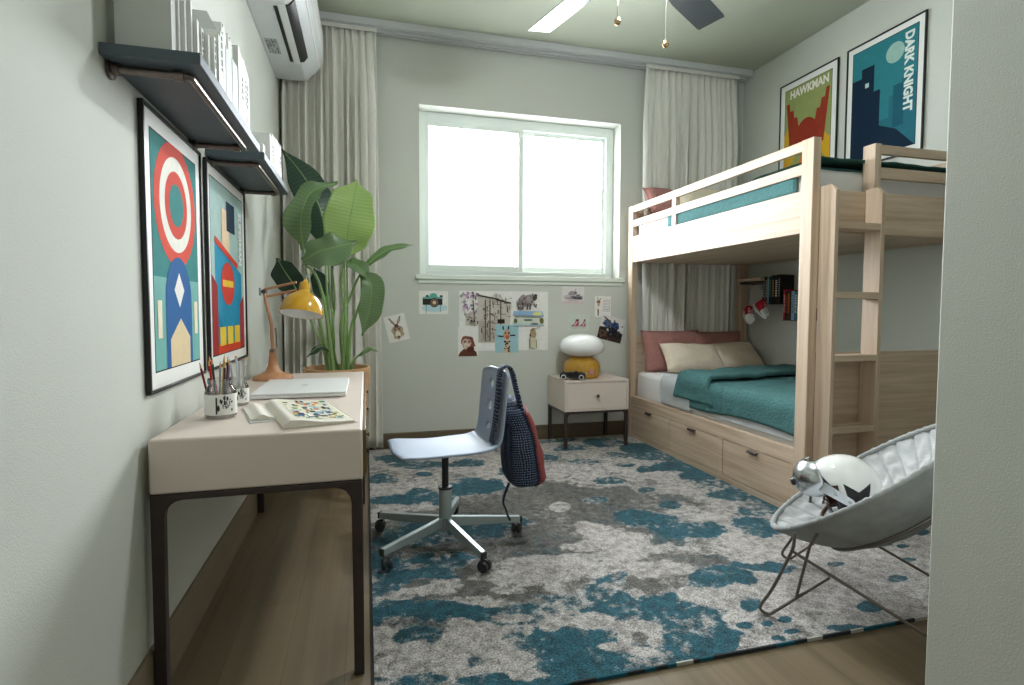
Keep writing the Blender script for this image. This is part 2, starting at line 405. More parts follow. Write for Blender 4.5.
curtain('curtain', XL+.02, .115, 13, 'pale linen curtain hanging left of the window behind the tall plant', 3)
curtain('curtain', 2.40, 3.37, 16, 'pale linen curtain hanging right of the window behind the bunk bed', 5)
# ------------------------------------------------------------------ framed prints
def framed(y0, y1, z0, z1, wall, label, paint, mw=.05):
    X = XL if wall == 'L' else XR; s = 1 if wall == 'L' else -1
    Wd = abs(y1-y0); Hh = z1-z0; U = Vector((0, s, 0)); V = Vector((0,0,1)); N = U.cross(V)
    O = Vector((X, y0 if wall == 'L' else y1, z0))
    t = thing('framed_poster', label, 'poster', O+U*Wd/2+N*.001)
    f = MB(); fw, fd = .011, .014
    for u0, v0, u1, v1 in ((0,0,Wd,fw),(0,Hh-fw,Wd,Hh),(0,fw,fw,Hh-fw),(Wd-fw,fw,Wd,Hh-fw)):
        f.prism([(u0,v0),(u1,v0),(u1,v1),(u0,v1)], O+N*.002, U, V, N*fd, M['black'])
    obj('frame', f, t, bevel=.0015, seg=1)
    m = MB(); m.prism([(fw,fw),(Wd-fw,fw),(Wd-fw,Hh-fw),(fw,Hh-fw)], O+N*.003, U, V, N*.006, M['paper']); obj('mat_board', m, t)
    P = O+U*mw+V*mw; w, h = Wd-2*mw, Hh-2*mw; k = [0]
    a = MB(); a.flatart = True; Nn = N
    def L(poly, rgb):
        k[0] += 1; q = [(min(w, max(0, p[0]*w)), min(h, max(0, p[1]*h))) for p in poly]
        qq = []
        for c in q:
            if not qq or (abs(c[0]-qq[-1][0])+abs(c[1]-qq[-1][1])) > 1e-5: qq.append(c)
        if len(qq) > 2: a.flat(qq, P+Nn*(.0092+.00018*k[0]), U, V, pc(rgb))
    def TX(s_, size, u, v, rgb, down=False, xs=1):
        k[0] += 1; O2 = P+U*(u*w)+V*(v*h)+Nn*(.0094+.00018*k[0])
        text_mb(s_, size, O2, -V if down else U, U if down else V, pc(rgb), a, .004, xs)
    L([(0,0),(1,0),(1,1),(0,1)], (30,30,32)); 
    paint(L, TX, w/h)
    obj('print', a, t)
    return t
sq = [(0.01,.006),(.99,.006),(.99,.994),(.01,.994)]
def art1(L, TX, ar):
    L(sq, (44,128,126)); L([(.01,.006),(.99,.006),(.99,.4),(.01,.4)], (112,172,166))
    for r, c in ((.45,(214,74,54)),(.345,(236,232,222)),(.245,(206,68,50)),(.155,(44,128,126))): L(arc(.5, .735, r, r*ar, n=48), c)
    L([(.22,.006),(.8,.006),(.8,.3)]+arc(.51, .3, .29, .2, 0, 180, 20)+[(.22,.3)], (24,92,152))
    L([(.3,.006),(.74,.006),(.74,.13),(.53,.22),(.3,.13)], (220,200,160))
    for x in (.06,.86): L([(x,.14),(x+.08,.14),(x+.08,.3),(x,.3)], (232,222,196))
    L([(.51,.27),(.62,.35),(.51,.43),(.4,.35)], (236,234,230))
framed(1.768, 2.332, .898, 1.737, 'L', 'black-framed print with red and cream rings over a blue arch on left wall', art1, .058)
def art2(L, TX, ar):
    L(sq, (168,196,190))
    L([(.1,.006),(.92,.006),(.92,.5),(.1,.64)], (34,140,176)); L([(.1,.006),(.5,.006),(.1,.3)], (28,120,160))
    L([(.01,.006),(.16,.006),(.16,.4),(.01,.46)], (150,40,34)); L([(.99,.006),(.84,.006),(.84,.3),(.99,.36)], (150,40,34))
    L([(.16,.006),(.84,.006),(.84,.06),(.16,.06)], (206,66,34))
    for x in (.2,.42,.64): L([(x,.05),(x+.17,.05),(x+.17,.16),(x,.16)], (238,204,62))
    L(arc(.46,.42,.2,.13), (206,62,44)); L([(.3,.4),(.62,.4),(.62,.44),(.3,.44)], (232,190,60))
    L([(.3,.61),(.52,.57),(.52,.86),(.3,.86)], (232,206,172)); L([(.44,.74),(.7,.74),(.7,.92),(.44,.92)], (20,44,68))
    L([(.1,.64),(.78,.525),(.78,.56),(.1,.68)], (206,62,44))
    TX('SUPERMAN', .082, .83, .9, (238,240,238), True, .62)
framed(2.402, 3.108, .897, 1.741, 'L', 'black-framed pale teal print with blue, red and yellow blocks on left wall', art2, .052)
def art3(L, TX, ar):
    L(sq, (146,156,96))
    L([(.01,.02),(.35,.3),(.35,.52),(.01,.25)], (208,162,46)); L([(.99,.06),(.6,.34),(.6,.52),(.99,.32)], (214,168,40)); L([(.0,.5),(.12,.6),(.12,.4),(.01,.3)], (208,162,46))
    for q in (0,.09,.18):
        L([(.04+q,.84-q),(.11+q,.84-q),(.24+q,.3),(.14+q,.3)], (150,56,34)); L([(.96-q,.84-q),(.89-q,.84-q),(.76-q,.3),(.86-q,.3)], (150,56,34))
    L(arc(.5,.42,.24,.19), (148,52,34)); L([(.3,.1),(.7,.1),(.5,.34)], (222,116,50)); L([(.4,.02),(.6,.02),(.5,.2)], (222,150,50))
    TX('HAWKMAN', .09, .12, .885, (232,228,214), False, .84)
framed(3.447, 4.052, 2.20, 3.07, 'R', 'black-framed olive and rust print on right wall above bunk, left of the teal one', art3, .058)
def art4(L, TX, ar):
    L(sq, (46,126,136)); L([(.45,.006),(.99,.006),(.99,.6),(.78,.6),(.78,.48),(.6,.48),(.6,.3),(.45,.3)], (40,108,124))
    L([(.66,.2),(.82,.2),(.82,.56),(.66,.56)], (30,92,110)); L(arc(.67,.84,.135,.135*ar), (156,192,182))
    L([(.01,.006),(.98,.006),(.72,.18),(.46,.26),(.46,.58),(.36,.58),(.36,.82),(.16,.82),(.16,.74),(.01,.74)], (14,38,60))
    L([(.22,.64),(.28,.64),(.28,.68),(.22,.68)], (190,214,206))
    TX('DARK KNIGHT', .084, .82, .965, (226,234,228), True, .93)
framed(2.772, 3.372, 2.19, 3.075, 'R', 'black-framed dark navy and teal print with pale moon on right wall above bunk', art4, .05)

# ------------------------------------------------------------------ wall shelves left
def pipe_shelf(y0, y1, label):
    x0, x1, z0, z1 = XL+.002, -.392, 1.757, 1.786
    t = thing('wall_shelf', label, 'shelf', (XL+.002, (y0+y1)/2, z0), group=None)
    obj('shelf_board', bx((x0,y0,z0),(x1,y1,z1), M['slate']), t, bevel=.002)
    ya, yb = y0+.055, y1-.09; zr = z0-.0125; r = .0105
    p = MB(); p.tube([(x0+.004,ya,zr),(x1-.052,ya,zr)], r, M['pipe']); p.tube([(x0+.004,yb,zr),(x1-.052,yb,zr)], r, M['pipe'])
    p.tube(smooth_path([(x1-.053,ya,zr),(x1-.041,ya+.003,zr),(x1-.038,ya+.014,zr),(x1-.038,ya+.03,zr)],4)+[(x1-.038,yb-.03,zr)]+smooth_path([(x1-.038,yb-.014,zr),(x1-.041,yb-.003,zr),(x1-.053,yb,zr)],4), r*.9, M['pipe'])
    obj('pipe_bracket', p, t)
    for y in (ya, yb):
        f = MB(); f.lathe([(.026,0),(.026,.006),(.015,.008),(.015,.022)], (x0,y,zr), M['pipe'], 20, Matrix.Rotation(PI/2,4,'Y')); obj('wall_flange', f, t)
        f = MB(); f.tube([(x1-.075,y,zr),(x1-.052,y,zr)], r*1.3, M['pipe'], 14); obj('elbow_collar', f, t)
    return t
pipe_shelf(1.545, 2.34, 'nearer slate shelf on steel pipe brackets above the ringed print')
pipe_shelf(2.44, 3.17, 'farther slate shelf on steel pipe brackets above the pale teal print')
ZS = 1.7862
def book(y, th, dep, h, label, group=None, cov='bookwhite', marks=0, z=ZS, xs=-.398, name='book', cat='book'):
    t = thing(name, label, cat, (xs-dep/2, y+th/2, z), group=group)
    b = MB(); c = .002
    b.box((xs-dep,y,z),(xs-.001,y+c,z+h), M[cov]); b.box((xs-dep,y+th-c,z),(xs-.001,y+th,z+h), M[cov])
    b.prism([(0,0),(th,0),(th,.5),(th,h),(0,h)][:2]+[(th,h),(0,h)], (xs-.003,y,z), (0,1,0), (0,0,1), (.003,0,0), M[cov])
    obj('cover', b, t, bevel=.0008, seg=1)
    obj('page_block', bx((xs-dep+.004,y+c,z+.003),(xs-.004,y+th-c,z+h-.004), M['pages']), t)
    if marks:
        m = MB(); rnd = random.Random(int(y*1000)); zz = z+h*.35
        for k in range(marks):
            l = rnd.uniform(.006,.02); 
            m.box((xs,y+th*.3,zz),(xs+.0006,y+th*.7,zz+l), M['ink']); zz += l+.006
            if zz > z+h*.9: break
        if rnd.random() > .5: obj('spine_label', bx((xs,y+th*.15,z+.02),(xs+.0006,y+th*.85,z+.045), M['orange']), t, label='orange label at foot of spine')
        obj('spine_marks', m, t)
    return t
book(1.585, .034, .125, .33, 'thick pale grey book standing first at the near end of shelf', cov='bookgrey', xs=-.466)
spec = [(.012,.30,0,.13,-.46),(.014,.30,0,.13,-.45),(.012,.29,0,.13,-.44),(.018,.14,0,.1,-.43),(.02,.13,5,.1,-.425),(.018,.125,0,.1,-.415),(.022,.13,6,.1,-.405),(.02,.15,0,.09,-.40),(.026,.17,7,.09,-.40),(.024,.18,0,.08,-.40)]
y = 1.622
desc = ['slim white book touching the thick grey one','tall white book second after the thick grey one','slim white book third after the thick grey one','first of the short white books on the near shelf, plain spine','short white book with black lettering on near shelf','short plain white book between two lettered ones','short white lettered book farther along the near shelf','plain white book before the last lettered one, near shelf','thick lettered white book, last but one before the magazine files','thick plain white book right before the magazine files']
for (th, h, mk, dp_, xs_), d in zip(spec, desc):
    book(y, th, dp_, h, d, 'white books on the near shelf', marks=mk, xs=xs_); y += th+.004
def magbox(y, th, h, label, grp, z=ZS, col='acwhite'):
    t = thing('magazine_file', label, 'magazine file', (-.5,y+th/2,z), group=grp); dp = .09; x1 = -.40; x0 = x1-dp; c = .003
    b = MB()
    prof = [(0,0),(dp,0),(dp,h*.62),(dp*.45,h),(0,h)]
    b.prism([(p[0], p[1]) for p in prof], (x0,y,z), (1,0,0), (0,0,1), (0,c,0), M[col]); b.prism(prof, (x0,y+th-c,z), (1,0,0), (0,0,1), (0,c,0), M[col])
    b.box((x0,y+c,z),(x0+c,y+th-c,z+h), M[col]); b.box((x1-c,y+c,z),(x1,y+th-c,z+h*.62), M[col]); b.box((x0+c,y+c,z),(x1-c,y+th-c,z+c), M[col])
    obj('case', b, t)
    m = MB(); yy = y+c+.002
    while yy < y+th-.012: m.box((x0+.006,yy,z+c),(x1-.012,yy+.006,z+h*.9-.01*math.sin(yy*900)), M['paper']); yy += .0085
    obj('papers', m, t)
magbox(y+.004, .075, .25, 'nearer white magazine file full of papers on the near shelf', 'magazine files on the near shelf'); y += .083
magbox(y+.004, .075, .25, 'farther white magazine file full of papers on the near shelf', 'magazine files on the near shelf'); y += .083
spec = [(.02,.23,0),(.02,.22,0),(.03,.215,4),(.02,.22,0),(.018,.21,5),(.024,.2,4),(.02,.19,0)]
desc = ['white book standing just past the farther magazine file','white book second past the magazine files','thick white book with orange label past the magazine files','white book fourth past the magazine files','slim white lettered book fifth past the magazine files','white book with label, last but one at shelf far end','slim white book at the far end of near shelf']
for (th, h, mk), d in zip(spec, desc):
    if y+th > 2.335: break
    book(y, th, .09, h, d, 'white books on the near shelf', marks=mk); y += th+.003
tag(obj('storage_box', bx((-.47,2.475,ZS),(-.402,2.52,ZS+.045), M['bookwhite']), bevel=.003), 'small low white box at the near end of farther shelf', 'box')
y = 2.62
for th, h, d, mk in ((.04,.13,'short white book first in the row on farther shelf',0),(.045,.145,'thick white book second on the farther shelf',3),(.035,.15,'white book third on the farther shelf',0),(.05,.16,'thickest white book fourth on the farther shelf',0),(.04,.16,'white book fifth on the farther shelf',0),(.045,.165,'tallest white book last on the farther shelf',3)):
    book(y, th, .14, h, d, 'white books on the farther shelf', marks=mk); y += th+.016

# ------------------------------------------------------------------ air conditioner
t = thing('air_conditioner', 'white split air conditioner high on left wall near the curtain', 'air conditioner', (XL+.001, 3.75, 2.82))
ya, yb = 3.14, 4.36; x0 = XL+.001
prof = [(0,0),(.19,0),(.215,.006),(.29,.09),(.318,.13),(.325,.16),(.325,.33),(.31,.36),(.29,.37),(0,.37)]
z0 = 2.82; zt = .37
prof = [(p[0], p[1]) for p in prof]
b = MB(); b.prism(prof, (x0,ya,z0), (1,0,0), (0,0,1), (0,yb-ya,0), M['acwhite']); obj('housing', b, t, bevel=.008, seg=3)
b = MB()
b.box((x0+.135,3.33,z0-.0015),(x0+.155,4.04,z0+.001), M['black']); obj('air_slot', b, t, label='black air slot')
b = MB(); b.box((x0+.218,3.31,z0-.0015),(x0+.242,4.03,z0+.02), M['black'], None); 
b = MB(); b.prism([(.20,-.003),(.225,.003),(.25,.036),(.24,.04),(.20,.004)], (x0,3.31,z0), (1,0,0), (0,0,1), (0,.72,0), M['black']); obj('air_slot', b, t, label='black air slot')
b = MB(); b.prism([(.16,-.004),(.2,-.004),(.2,-.001),(.16,-.001)], (x0,3.3,z0), (1,0,0), (0,0,1), (0,.76,0), M['white']); obj('louvre', b, t, bevel=.001)
b = MB(); b.box((x0+.02,3.73,z0-.0012),(x0+.095,3.94,z0), mat('sticker_grey',(178,180,182),.6)); 
rnd = random.Random(2)
for i in range(9):
    for j in range(4):
        if rnd.random() < .75: b.box((x0+.024+j*.017,3.738+i*.022,z0-.0018),(x0+.024+j*.017+rnd.uniform(.006,.013),3.738+i*.022+rnd.uniform(.008,.017),z0-.0011), pc((110,112,116)))
obj('rating_sticker', b, t)
b = MB(); b.prism([(.297,.095),(.3275,.16),(.3275,.33),(.3255,.33),(.3255,.162),(.295,.097)], (x0,ya+.01,z0), (1,0,0), (0,0,1), (0,yb-ya-.02,0), M['white']); obj('front_panel', b, t)

# ------------------------------------------------------------------ desk
DX0, DX1, DY0, DY1 = -.594, -.013, 1.72, 3.305
t = thing('desk', 'long cream lacquered desk on dark metal legs against left wall', 'desk', ((DX0+DX1)/2, (DY0+DY1)/2, 0))
b = bx((DX0,DY0,.622),(DX1,DY1,.78), M['desk']); obj('desk_top', b, t, bevel=.008, seg=4)
def legframe(y0, y1):
    b = MB(); w = .034; zt = .6215; r = .05
    A, B = DX0, DX1+.011-.012
    outer = [(A,0),(A+w*.85,0)]
    inner = [(A+w*.9,0),(A+w,zt-.02-r)]+[(A+w+r-r*math.cos(R(a)), zt-.02-r+r*math.sin(R(a))) for a in (22,45,67,90)]
    inner += [(B-w-r+r*math.sin(R(a)), zt-.02-r+r*math.cos(R(a))) for a in (0,22,45,67,90)]+[(B-w*.9,0),(B,0),(B,zt),(A,zt)]
    b.prism([(A,0)]+inner, (0,y0,0), (1,0,0), (0,0,1), (0,y1-y0,0), M['bronze']); return b
obj('leg_frame', legframe(DY0+.002, DY0+.036), t, bevel=.004)
obj('leg_frame', legframe(DY1-.036, DY1-.002), t, bevel=.004)
for xa in (DX0+.002, DX1-.03): obj('apron_rail', bx((xa,DY0+.037,.598),(xa+.028,DY1-.037,.6215), M['bronze']), t, bevel=.002)
n = 3; wd = (DY1-DY0-.04)/n
for i in range(n):
    ya = DY0+.02+i*wd
    d = obj('drawer', bx((DX1+.0005,ya+.003,.632),(DX1+.009,ya+wd-.003,.772), M['brass']), t, bevel=.001, label='brass-edged drawer front')
    f = obj('drawer_panel', bx((DX1+.0092,ya+.008,.637),(DX1+.0105,ya+wd-.008,.767), M['bronze']), d)
    k = MB(); k.lathe([(.003,0),(.003,.004),(.007,.006),(.007,.011),(.005,.012)], (DX1+.0105, ya+wd/2, .7), M['brass'], 16, Matrix.Rotation(PI/2,4,'Y')); obj('knob', k, d)

# desk lamp -----------------------------------------------------------------
lx, ly = -.47, 3.06; z = .7805
t = thing('desk_lamp', 'architect desk lamp with yellow shade and copper wooden arm on the desk', 'lamp', (lx, ly, z))
b = MB(); b.lathe([(.098,0),(.1,.008),(.092,.02),(.06,.03),(.036,.045),(.024,.075),(.018,.12),(.016,.15)], (lx,ly,z), M['lampwood'], 36); obj('base', b, t)
J0 = Vector((lx, ly, z+.15)); J1 = Vector((-.505, ly, 1.235)); J2 = Vector((-.345, ly-.035, 1.272)); K = Vector((-.475,ly,1.07))
b = MB()
for dy in (-.014, .014):
    b.tube([J0+Vector((0,dy,0)), K+Vector((0,dy,0)), J1+Vector((0,dy,0))], .007, M['lampwood'], 8)
obj('lower_arm', b, t)
b = MB()
for dz in (.012, -.028):
    b.tube([J1+Vector((.0,0,dz)), J2+Vector((0,0,dz))], .0065, M['lampwood'], 8)
obj('upper_arm', b, t)
b = MB(); b.tube([J1+Vector((0,-.025,0)), J1+Vector((0,.025,0))], .012, M['pipe'], 14); b.tube([J1+Vector((-.02,0,-.02)), J1+Vector((-.02,0,.02))], .006, M['steel'], 8); obj('joint', b, t)
b = MB(); b.tube([J0+Vector((0,-.022,0)), J0+Vector((0,.022,0))], .011, M['pipe'], 14); obj('joint', b, t)
b = MB()
for k in range(26):
    pass
sp = []
for k in range(160):
    a = k/160*26*2*PI; q = J0.lerp(K, .1+.75*k/160)+Vector((.02,0,0)); sp.append(q+Vector((math.cos(a)*.005, math.sin(a)*.005, 0)))
b.tube(sp, .0012, M['wire'], 5); obj('spring', b, t)
sh = Vector((-.322, ly-.05, 1.118))
tilt = Matrix.Rotation(R(-14),4,'X') @ Matrix.Rotation(R(6),4,'Y')
b = MB(); pf = [(.108,0),(.107,.02),(.1,.05),(.085,.08),(.062,.102),(.036,.118),(.028,.126),(.026,.165),(.0255,.17)]
b.lathe(pf, sh, M['yellow'], 44, tilt, cap=False); shade = obj('shade', b, t, solid=0)
b = MB(); b.lathe([(max(.001,r-.003), h+.0005) for r, h in pf][:-1]+[(.001,.16)], sh, M['white'], 44, tilt, cap=False); obj('shade_lining', b, shade, label='white inside of the yellow shade')
b = MB(); b.lathe([(.001,.03),(.02,.035),(.03,.055),(.028,.075),(.014,.1),(.014,.12)], sh, M['opal'], 24, tilt); obj('bulb', b, shade)
b = MB(); b.lathe([(.0255,.168),(.014,.176),(.008,.19)], sh, M['yellow'], 24, tilt); b.tube([sh+tilt@Vector((0,0,.185)), sh+tilt@Vector((.0,0,.205)), sh+tilt@Vector((.012,0,.22))], .004, M['steel'], 8); obj('shade_cap', b, shade)

# jars with pencils -----------------------------------------------------------
def jar(cx, cy, r, h, label):
    t = thing('glass_jar', label, 'jar', (cx, cy, .7805)); z = .7805
    b = MB(); b.lathe([(r*.9,0),(r,.006),(r,h*.62),(r*.96,h*.7),(r*.76,h*.82),(r*.74,h*.86),(r*.8,h*.9),(r*.8,h),(r*.76,h),(r*.72,h*.86),(r*.74,h*.8),(r*.93,h*.68),(r*.95,.012),(.001,.01)], (cx,cy,z), M['glass'], 36, cap=False); b.f.append
    obj('glass_body', b, t)
    b = MB(); b.lathe([(r*1.012,h*.1),(r*1.012,h*.62)], (cx,cy,z), M['paper'], 36, cap=False); lb = obj('paper_wrap', b, t, label='white paper wrap with black ink drawing')
    rnd = random.Random(int(cx*100)); b = MB()
    for k in range(26):
        a = R(-62+rnd.uniform(-28,28)); zz = z+h*rnd.uniform(.18,.5); hh = rnd.uniform(.004,.014); da = R(rnd.uniform(1,4)); rr = r*1.02
        if k == 0: a = R(-92); zz = z+h*.13; hh = h*.42; da = R(3)
        p = [(math.cos(q)*rr+cx, math.sin(q)*rr+cy) for q in (a-da, a+da)]
        b.add([(p[0][0],p[0][1],zz),(p[1][0],p[1][1],zz),(p[1][0],p[1][1],zz+hh),(p[0][0],p[0][1],zz+hh)], [(0,1,2,3)], M['ink'], False)
    obj('ink_drawing', b, lb)
    return t
jar(-.478, 2.03, .049, .132, 'larger clear jar wrapped in white paper, holding pencils, near desk edge')
jar(-.474, 2.275, .037, .105, 'smaller clear jar of pens standing behind the pencil jar')
def pencil(name, cx, cy, bx_, by_, dx, dy, L, rgb, tip, label, cat, grp):
    p0 = Vector((cx+bx_, cy+by_, .7935)); p1 = Vector((cx+dx, cy+dy, .7935)); 
    d = (p1-p0); d.z = math.sqrt(max(.001, L*L-d.x*d.x-d.y*d.y)); d.normalize(); p1 = p0+d*L
    t = thing(name, label, cat, p0, group=grp); m_ = pc(rgb, .35)
    b = MB(); b.tube([p0, p0+d*(L-.022)], .0037, m_, 6); obj('barrel', b, t)
    b = MB()
    if tip == 'pen': b.tube([p0+d*(L-.022), p1], .0045, pc((200,202,206),.3), 10); b.tube([p1, p1+d*.004], .0046, pc({0:(180,40,120),1:(240,180,40),2:(90,96,96)}[int(abs(dx*1000)) % 3]), 10); obj('cap', b, t)
    else: b.tube([p0+d*(L-.0221), p1-d*.006], [.0037,.0014], pc((214,172,120)), 6); b.tube([p1-d*.006, p1], [.0014,.0003], m_, 6); obj('sharpened_tip', b, t)
cols = [((130,24,32),'dark red',-.034,0,-.062,-.0), ((196,30,38),'bright red',-.02,.01,-.035,.0), ((44,78,66),'dark green',-.01,-.02,-.016,-.03), ((190,40,60),'crimson',-.005,.02,-.038,.02), ((90,60,50),'brown',.015,-.012,.02,-.02), ((150,110,160),'lilac',.02,.004,.03,.0), ((60,44,40),'black brown',.012,.02,.022,.016), ((214,176,50),'golden',.004,.0,.012,.01), ((160,164,168),'silver grey',0,-.012,.004,-.012)]
for i, (c, nm, a, b_, dx, dy) in enumerate(cols):
    pencil('pencil', -.478, 2.03, a*.8, b_, dx, dy, .178+.007*((i*5) % 4), c, 'p', nm+' pencil standing in the larger jar on the desk', 'pencil', None)
for i, (c, nm, a, b_, dx, dy) in enumerate([((186,188,192),'pen with coloured end leaning left',-.012,0,-.026,0),((200,202,206),'pen with pale barrel in the middle',.0,.01,.006,0),((176,178,182),'pen leaning right',.012,0,.028,0),((208,208,212),'pen behind the others',-.0,.018,-.01,.02)]):
    pencil('marker_pen', -.474, 2.275, a, b_, dx, dy, .15+.006*i, c, 'pen', 'grey '+nm+', standing in the smaller jar', 'pen', None)

# slim closed laptop / drawing tablet ---------------------------------------
t = thing('laptop', 'slim white closed laptop lying on the desk behind the open book', 'laptop', (-.265, 2.6, .7805))
b = bx((-.453,2.365,.7835),(-.082,2.845,.797), M['white']); obj('base', b, t, bevel=.004, seg=3)
b = bx((-.453,2.365,.7978),(-.082,2.845,.804), M['white']); l = obj('lid', b, t, bevel=.003, seg=3)
b = MB(); b.lathe([(.014,0),(.014,.0004)], (-.267,2.6,.804), M['steel'], 20); obj('lid_emblem', b, l)
b = MB()
for x in (-.42,-.115):
    for y_ in (2.4,2.81): b.lathe([(.008,0),(.008,.0035)], (x,y_,.7802), M['rubber'], 12)
obj('rubber_feet', b, t)

# open book -----------------------------------------------------------------
t = thing('open_book', 'open picture book lying near the front right corner of the desk', 'book', (-.23, 2.0, .7805))
S0 = Vector((-.243,1.765,.7825)); S1 = Vector((-.368,2.20,.7825)); ax = (S1-S0); sl = ax.length; ax.normalize(); sd = Vector((-ax.y, ax.x, 0))*-1
if sd.x < 0: sd = -sd
def page_z(w): return .013*math.exp(-((w-.03)/.07)**2)+.008*(1-w/.26)
wR = .215
b = MB(); b.prism([(0,0),(wR+.008,0),(wR+.008,sl),(0,sl)], S0-Vector((0,0,.002)), sd, ax, (0,0,.0018), M['pages']); b2 = MB()
b2.prism([(-.08,.15),(0,.15),(0,sl),(-.08,sl)], S0-Vector((0,0,.002)), sd, ax, (0,0,.0018), M['bookgrey'])
obj('cover', b, t); obj('cover', b2, t)
prof = [(w, .001) for w in (0,wR)]+[(wR, .006)]+[(wR*(1-k/24), .004+page_z(wR*(1-k/24))*min(1,(1-k/24)*wR/.02+.15)) for k in range(0,25)]
b = MB(); b.prism(prof, S0, sd, (0,0,1), ax*sl, M['pages'], smooth=False); pg = obj('page_block', b, t, angle=50)
pl = [(-w, .0012) for w in (0,.075)]+[(-.075,.004)]+[(-.075*(1-k/12), .004+.014*math.exp(-((.075*(1-k/12)-.04)/.02)**2)) for k in range(13)]
b = MB(); b.prism(pl, S0+ax*.18, sd, (0,0,1), ax*(sl-.18), M['pages']); obj('page_block', b, t, angle=50)
b = MB(); rnd = random.Random(11)
def on_page(u, v, up=.0006):
    w = u*wR; return S0+sd*w+ax*(v*sl)+Vector((0,0,.004+page_z(w)*min(1,w/.02+.15)+up))
def patch(u0, u1, v0, v1, rgb, up=.0006):
    b.grid(6, 2, lambda a, c: on_page(u0+(u1-u0)*a, v0+(v1-v0)*c, up), pc(rgb), uv=False)
patch(.2,.95,.08,.94,(216,212,186))
for k in range(110):
    u = rnd.uniform(.2,.88); v = rnd.uniform(.08,.88)
    c = rnd.choice([(40,60,70),(44,90,140),(40,40,44),(196,184,120),(110,140,90),(206,110,50),(150,176,190),(230,228,214),(60,110,70),(214,206,150)])
    patch(u, u+rnd.uniform(.03,.1), v, v+rnd.uniform(.02,.1), c, .0008+.0001*(k % 9))
obj('page_picture', b, pg)

# ------------------------------------------------------------------ plant
PC = Vector((-.185, 3.74, 0))
t = thing('plant_pot', 'tall tan clay planter holding the leafy plant behind the desk', 'planter', PC)
b = MB(); b.lathe([(.145,0),(.15,.01),(.165,.2),(.19,.5),(.208,.7),(.212,.75),(.21,.765),(.198,.765),(.195,.74),(.188,.69),(.001,.69)], PC, M['terra'], 48, cap=False); obj('pot', b, t)
b = MB(); b.lathe([(.19,.7),(.188,.715),(.1,.722),(.001,.724)], PC, M['soil'], 40, cap=False); obj('soil', b, t)
t = thing('potted_plant', 'tall broad-leaved green plant in the tan planter behind the desk', 'plant', PC+Vector((0,0,.724)))
def leaf(mid, widths, m, normal, fold=.25, wav=.012, seed=0, stem=True, sbase=None, nu=10):
    """mid: midrib points base->tip ; widths: (left,right) half-widths at each midrib point"""
    P = smooth_path(mid, 6); n = len(P); k = len(mid)
    WL = [w[0] for w in widths]; WR = [w[1] for w in widths]
    def interp(a, t):
        x = t*(len(a)-1); i = min(len(a)-2, int(x)); f = x-i; f = f*f*(3-2*f); return a[i]*(1-f)+a[i+1]*f
    nv = n-1; N0 = Vector(normal).normalized(); rnd = random.Random(seed); ph = rnd.uniform(0,6)
    def fn(u, v):
        i = min(n-1, int(round(v*nv))); T_ = (P[min(n-1,i+1)]-P[max(0,i-1)]).normalized()
        side = T_.cross(N0).normalized(); nn = side.cross(T_)
        s = u*2-1; w = (interp(WL, v) if s < 0 else interp(WR, v))
        r_ = wav*math.sin(v*17+ph+ (2 if s < 0 else 0))*abs(s)**1.5
        return P[i]+side*(s*w*math.cos(fold*abs(s)))+nn*(abs(s)*w*math.sin(fold)*(.6+.4*abs(s))+r_)
    b = MB(); b.grid(nu*2, nv, fn, m)
    lf = obj('leaf', b, t, solid=.0015)
    if sbase is not None:
        b = MB(); S = smooth_path([sbase[0]]+list(sbase[1:])+[P[0]], 6); b.tube(S, [.013-.008*i/len(S) for i in range(len(S))], M['stem'], 8); obj('stem', b, t)
    b = MB(); b.tube(P[:-1], [.005*(1-.8*i/n)+.0008 for i in range(n-1)], M['stem'], 6); obj('midrib', b, lf)
Y = 3.62
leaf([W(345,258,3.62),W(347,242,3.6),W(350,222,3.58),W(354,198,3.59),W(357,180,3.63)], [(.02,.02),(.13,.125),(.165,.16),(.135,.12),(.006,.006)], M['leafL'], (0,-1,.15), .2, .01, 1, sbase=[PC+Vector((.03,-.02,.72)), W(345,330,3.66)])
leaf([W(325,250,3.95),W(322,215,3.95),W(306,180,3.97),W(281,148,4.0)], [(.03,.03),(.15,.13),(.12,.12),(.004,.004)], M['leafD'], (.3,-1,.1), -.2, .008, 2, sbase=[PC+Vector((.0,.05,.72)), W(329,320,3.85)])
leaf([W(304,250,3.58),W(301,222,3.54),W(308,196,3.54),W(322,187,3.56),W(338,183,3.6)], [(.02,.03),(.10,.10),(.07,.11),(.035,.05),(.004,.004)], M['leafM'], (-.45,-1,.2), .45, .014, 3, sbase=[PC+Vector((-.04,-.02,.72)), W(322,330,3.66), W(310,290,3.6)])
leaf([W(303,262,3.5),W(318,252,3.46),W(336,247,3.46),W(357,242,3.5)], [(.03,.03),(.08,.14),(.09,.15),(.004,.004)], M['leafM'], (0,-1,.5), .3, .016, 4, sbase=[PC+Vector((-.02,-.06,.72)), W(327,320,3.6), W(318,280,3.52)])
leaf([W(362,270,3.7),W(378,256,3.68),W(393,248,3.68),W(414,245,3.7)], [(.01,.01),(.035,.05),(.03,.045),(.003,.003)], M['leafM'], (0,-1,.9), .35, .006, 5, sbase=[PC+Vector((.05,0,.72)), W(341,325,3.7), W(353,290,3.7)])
leaf([W(361,274,3.66),W(371,285,3.64),W(369,310,3.64),W(362,336,3.66)], [(.02,.02),(.085,.07),(.085,.07),(.004,.004)], M['leafM'], (.1,-1,.1), .3, .008, 6, sbase=[PC+Vector((.07,-.03,.72)), W(351,330,3.68), W(361,300,3.67)])
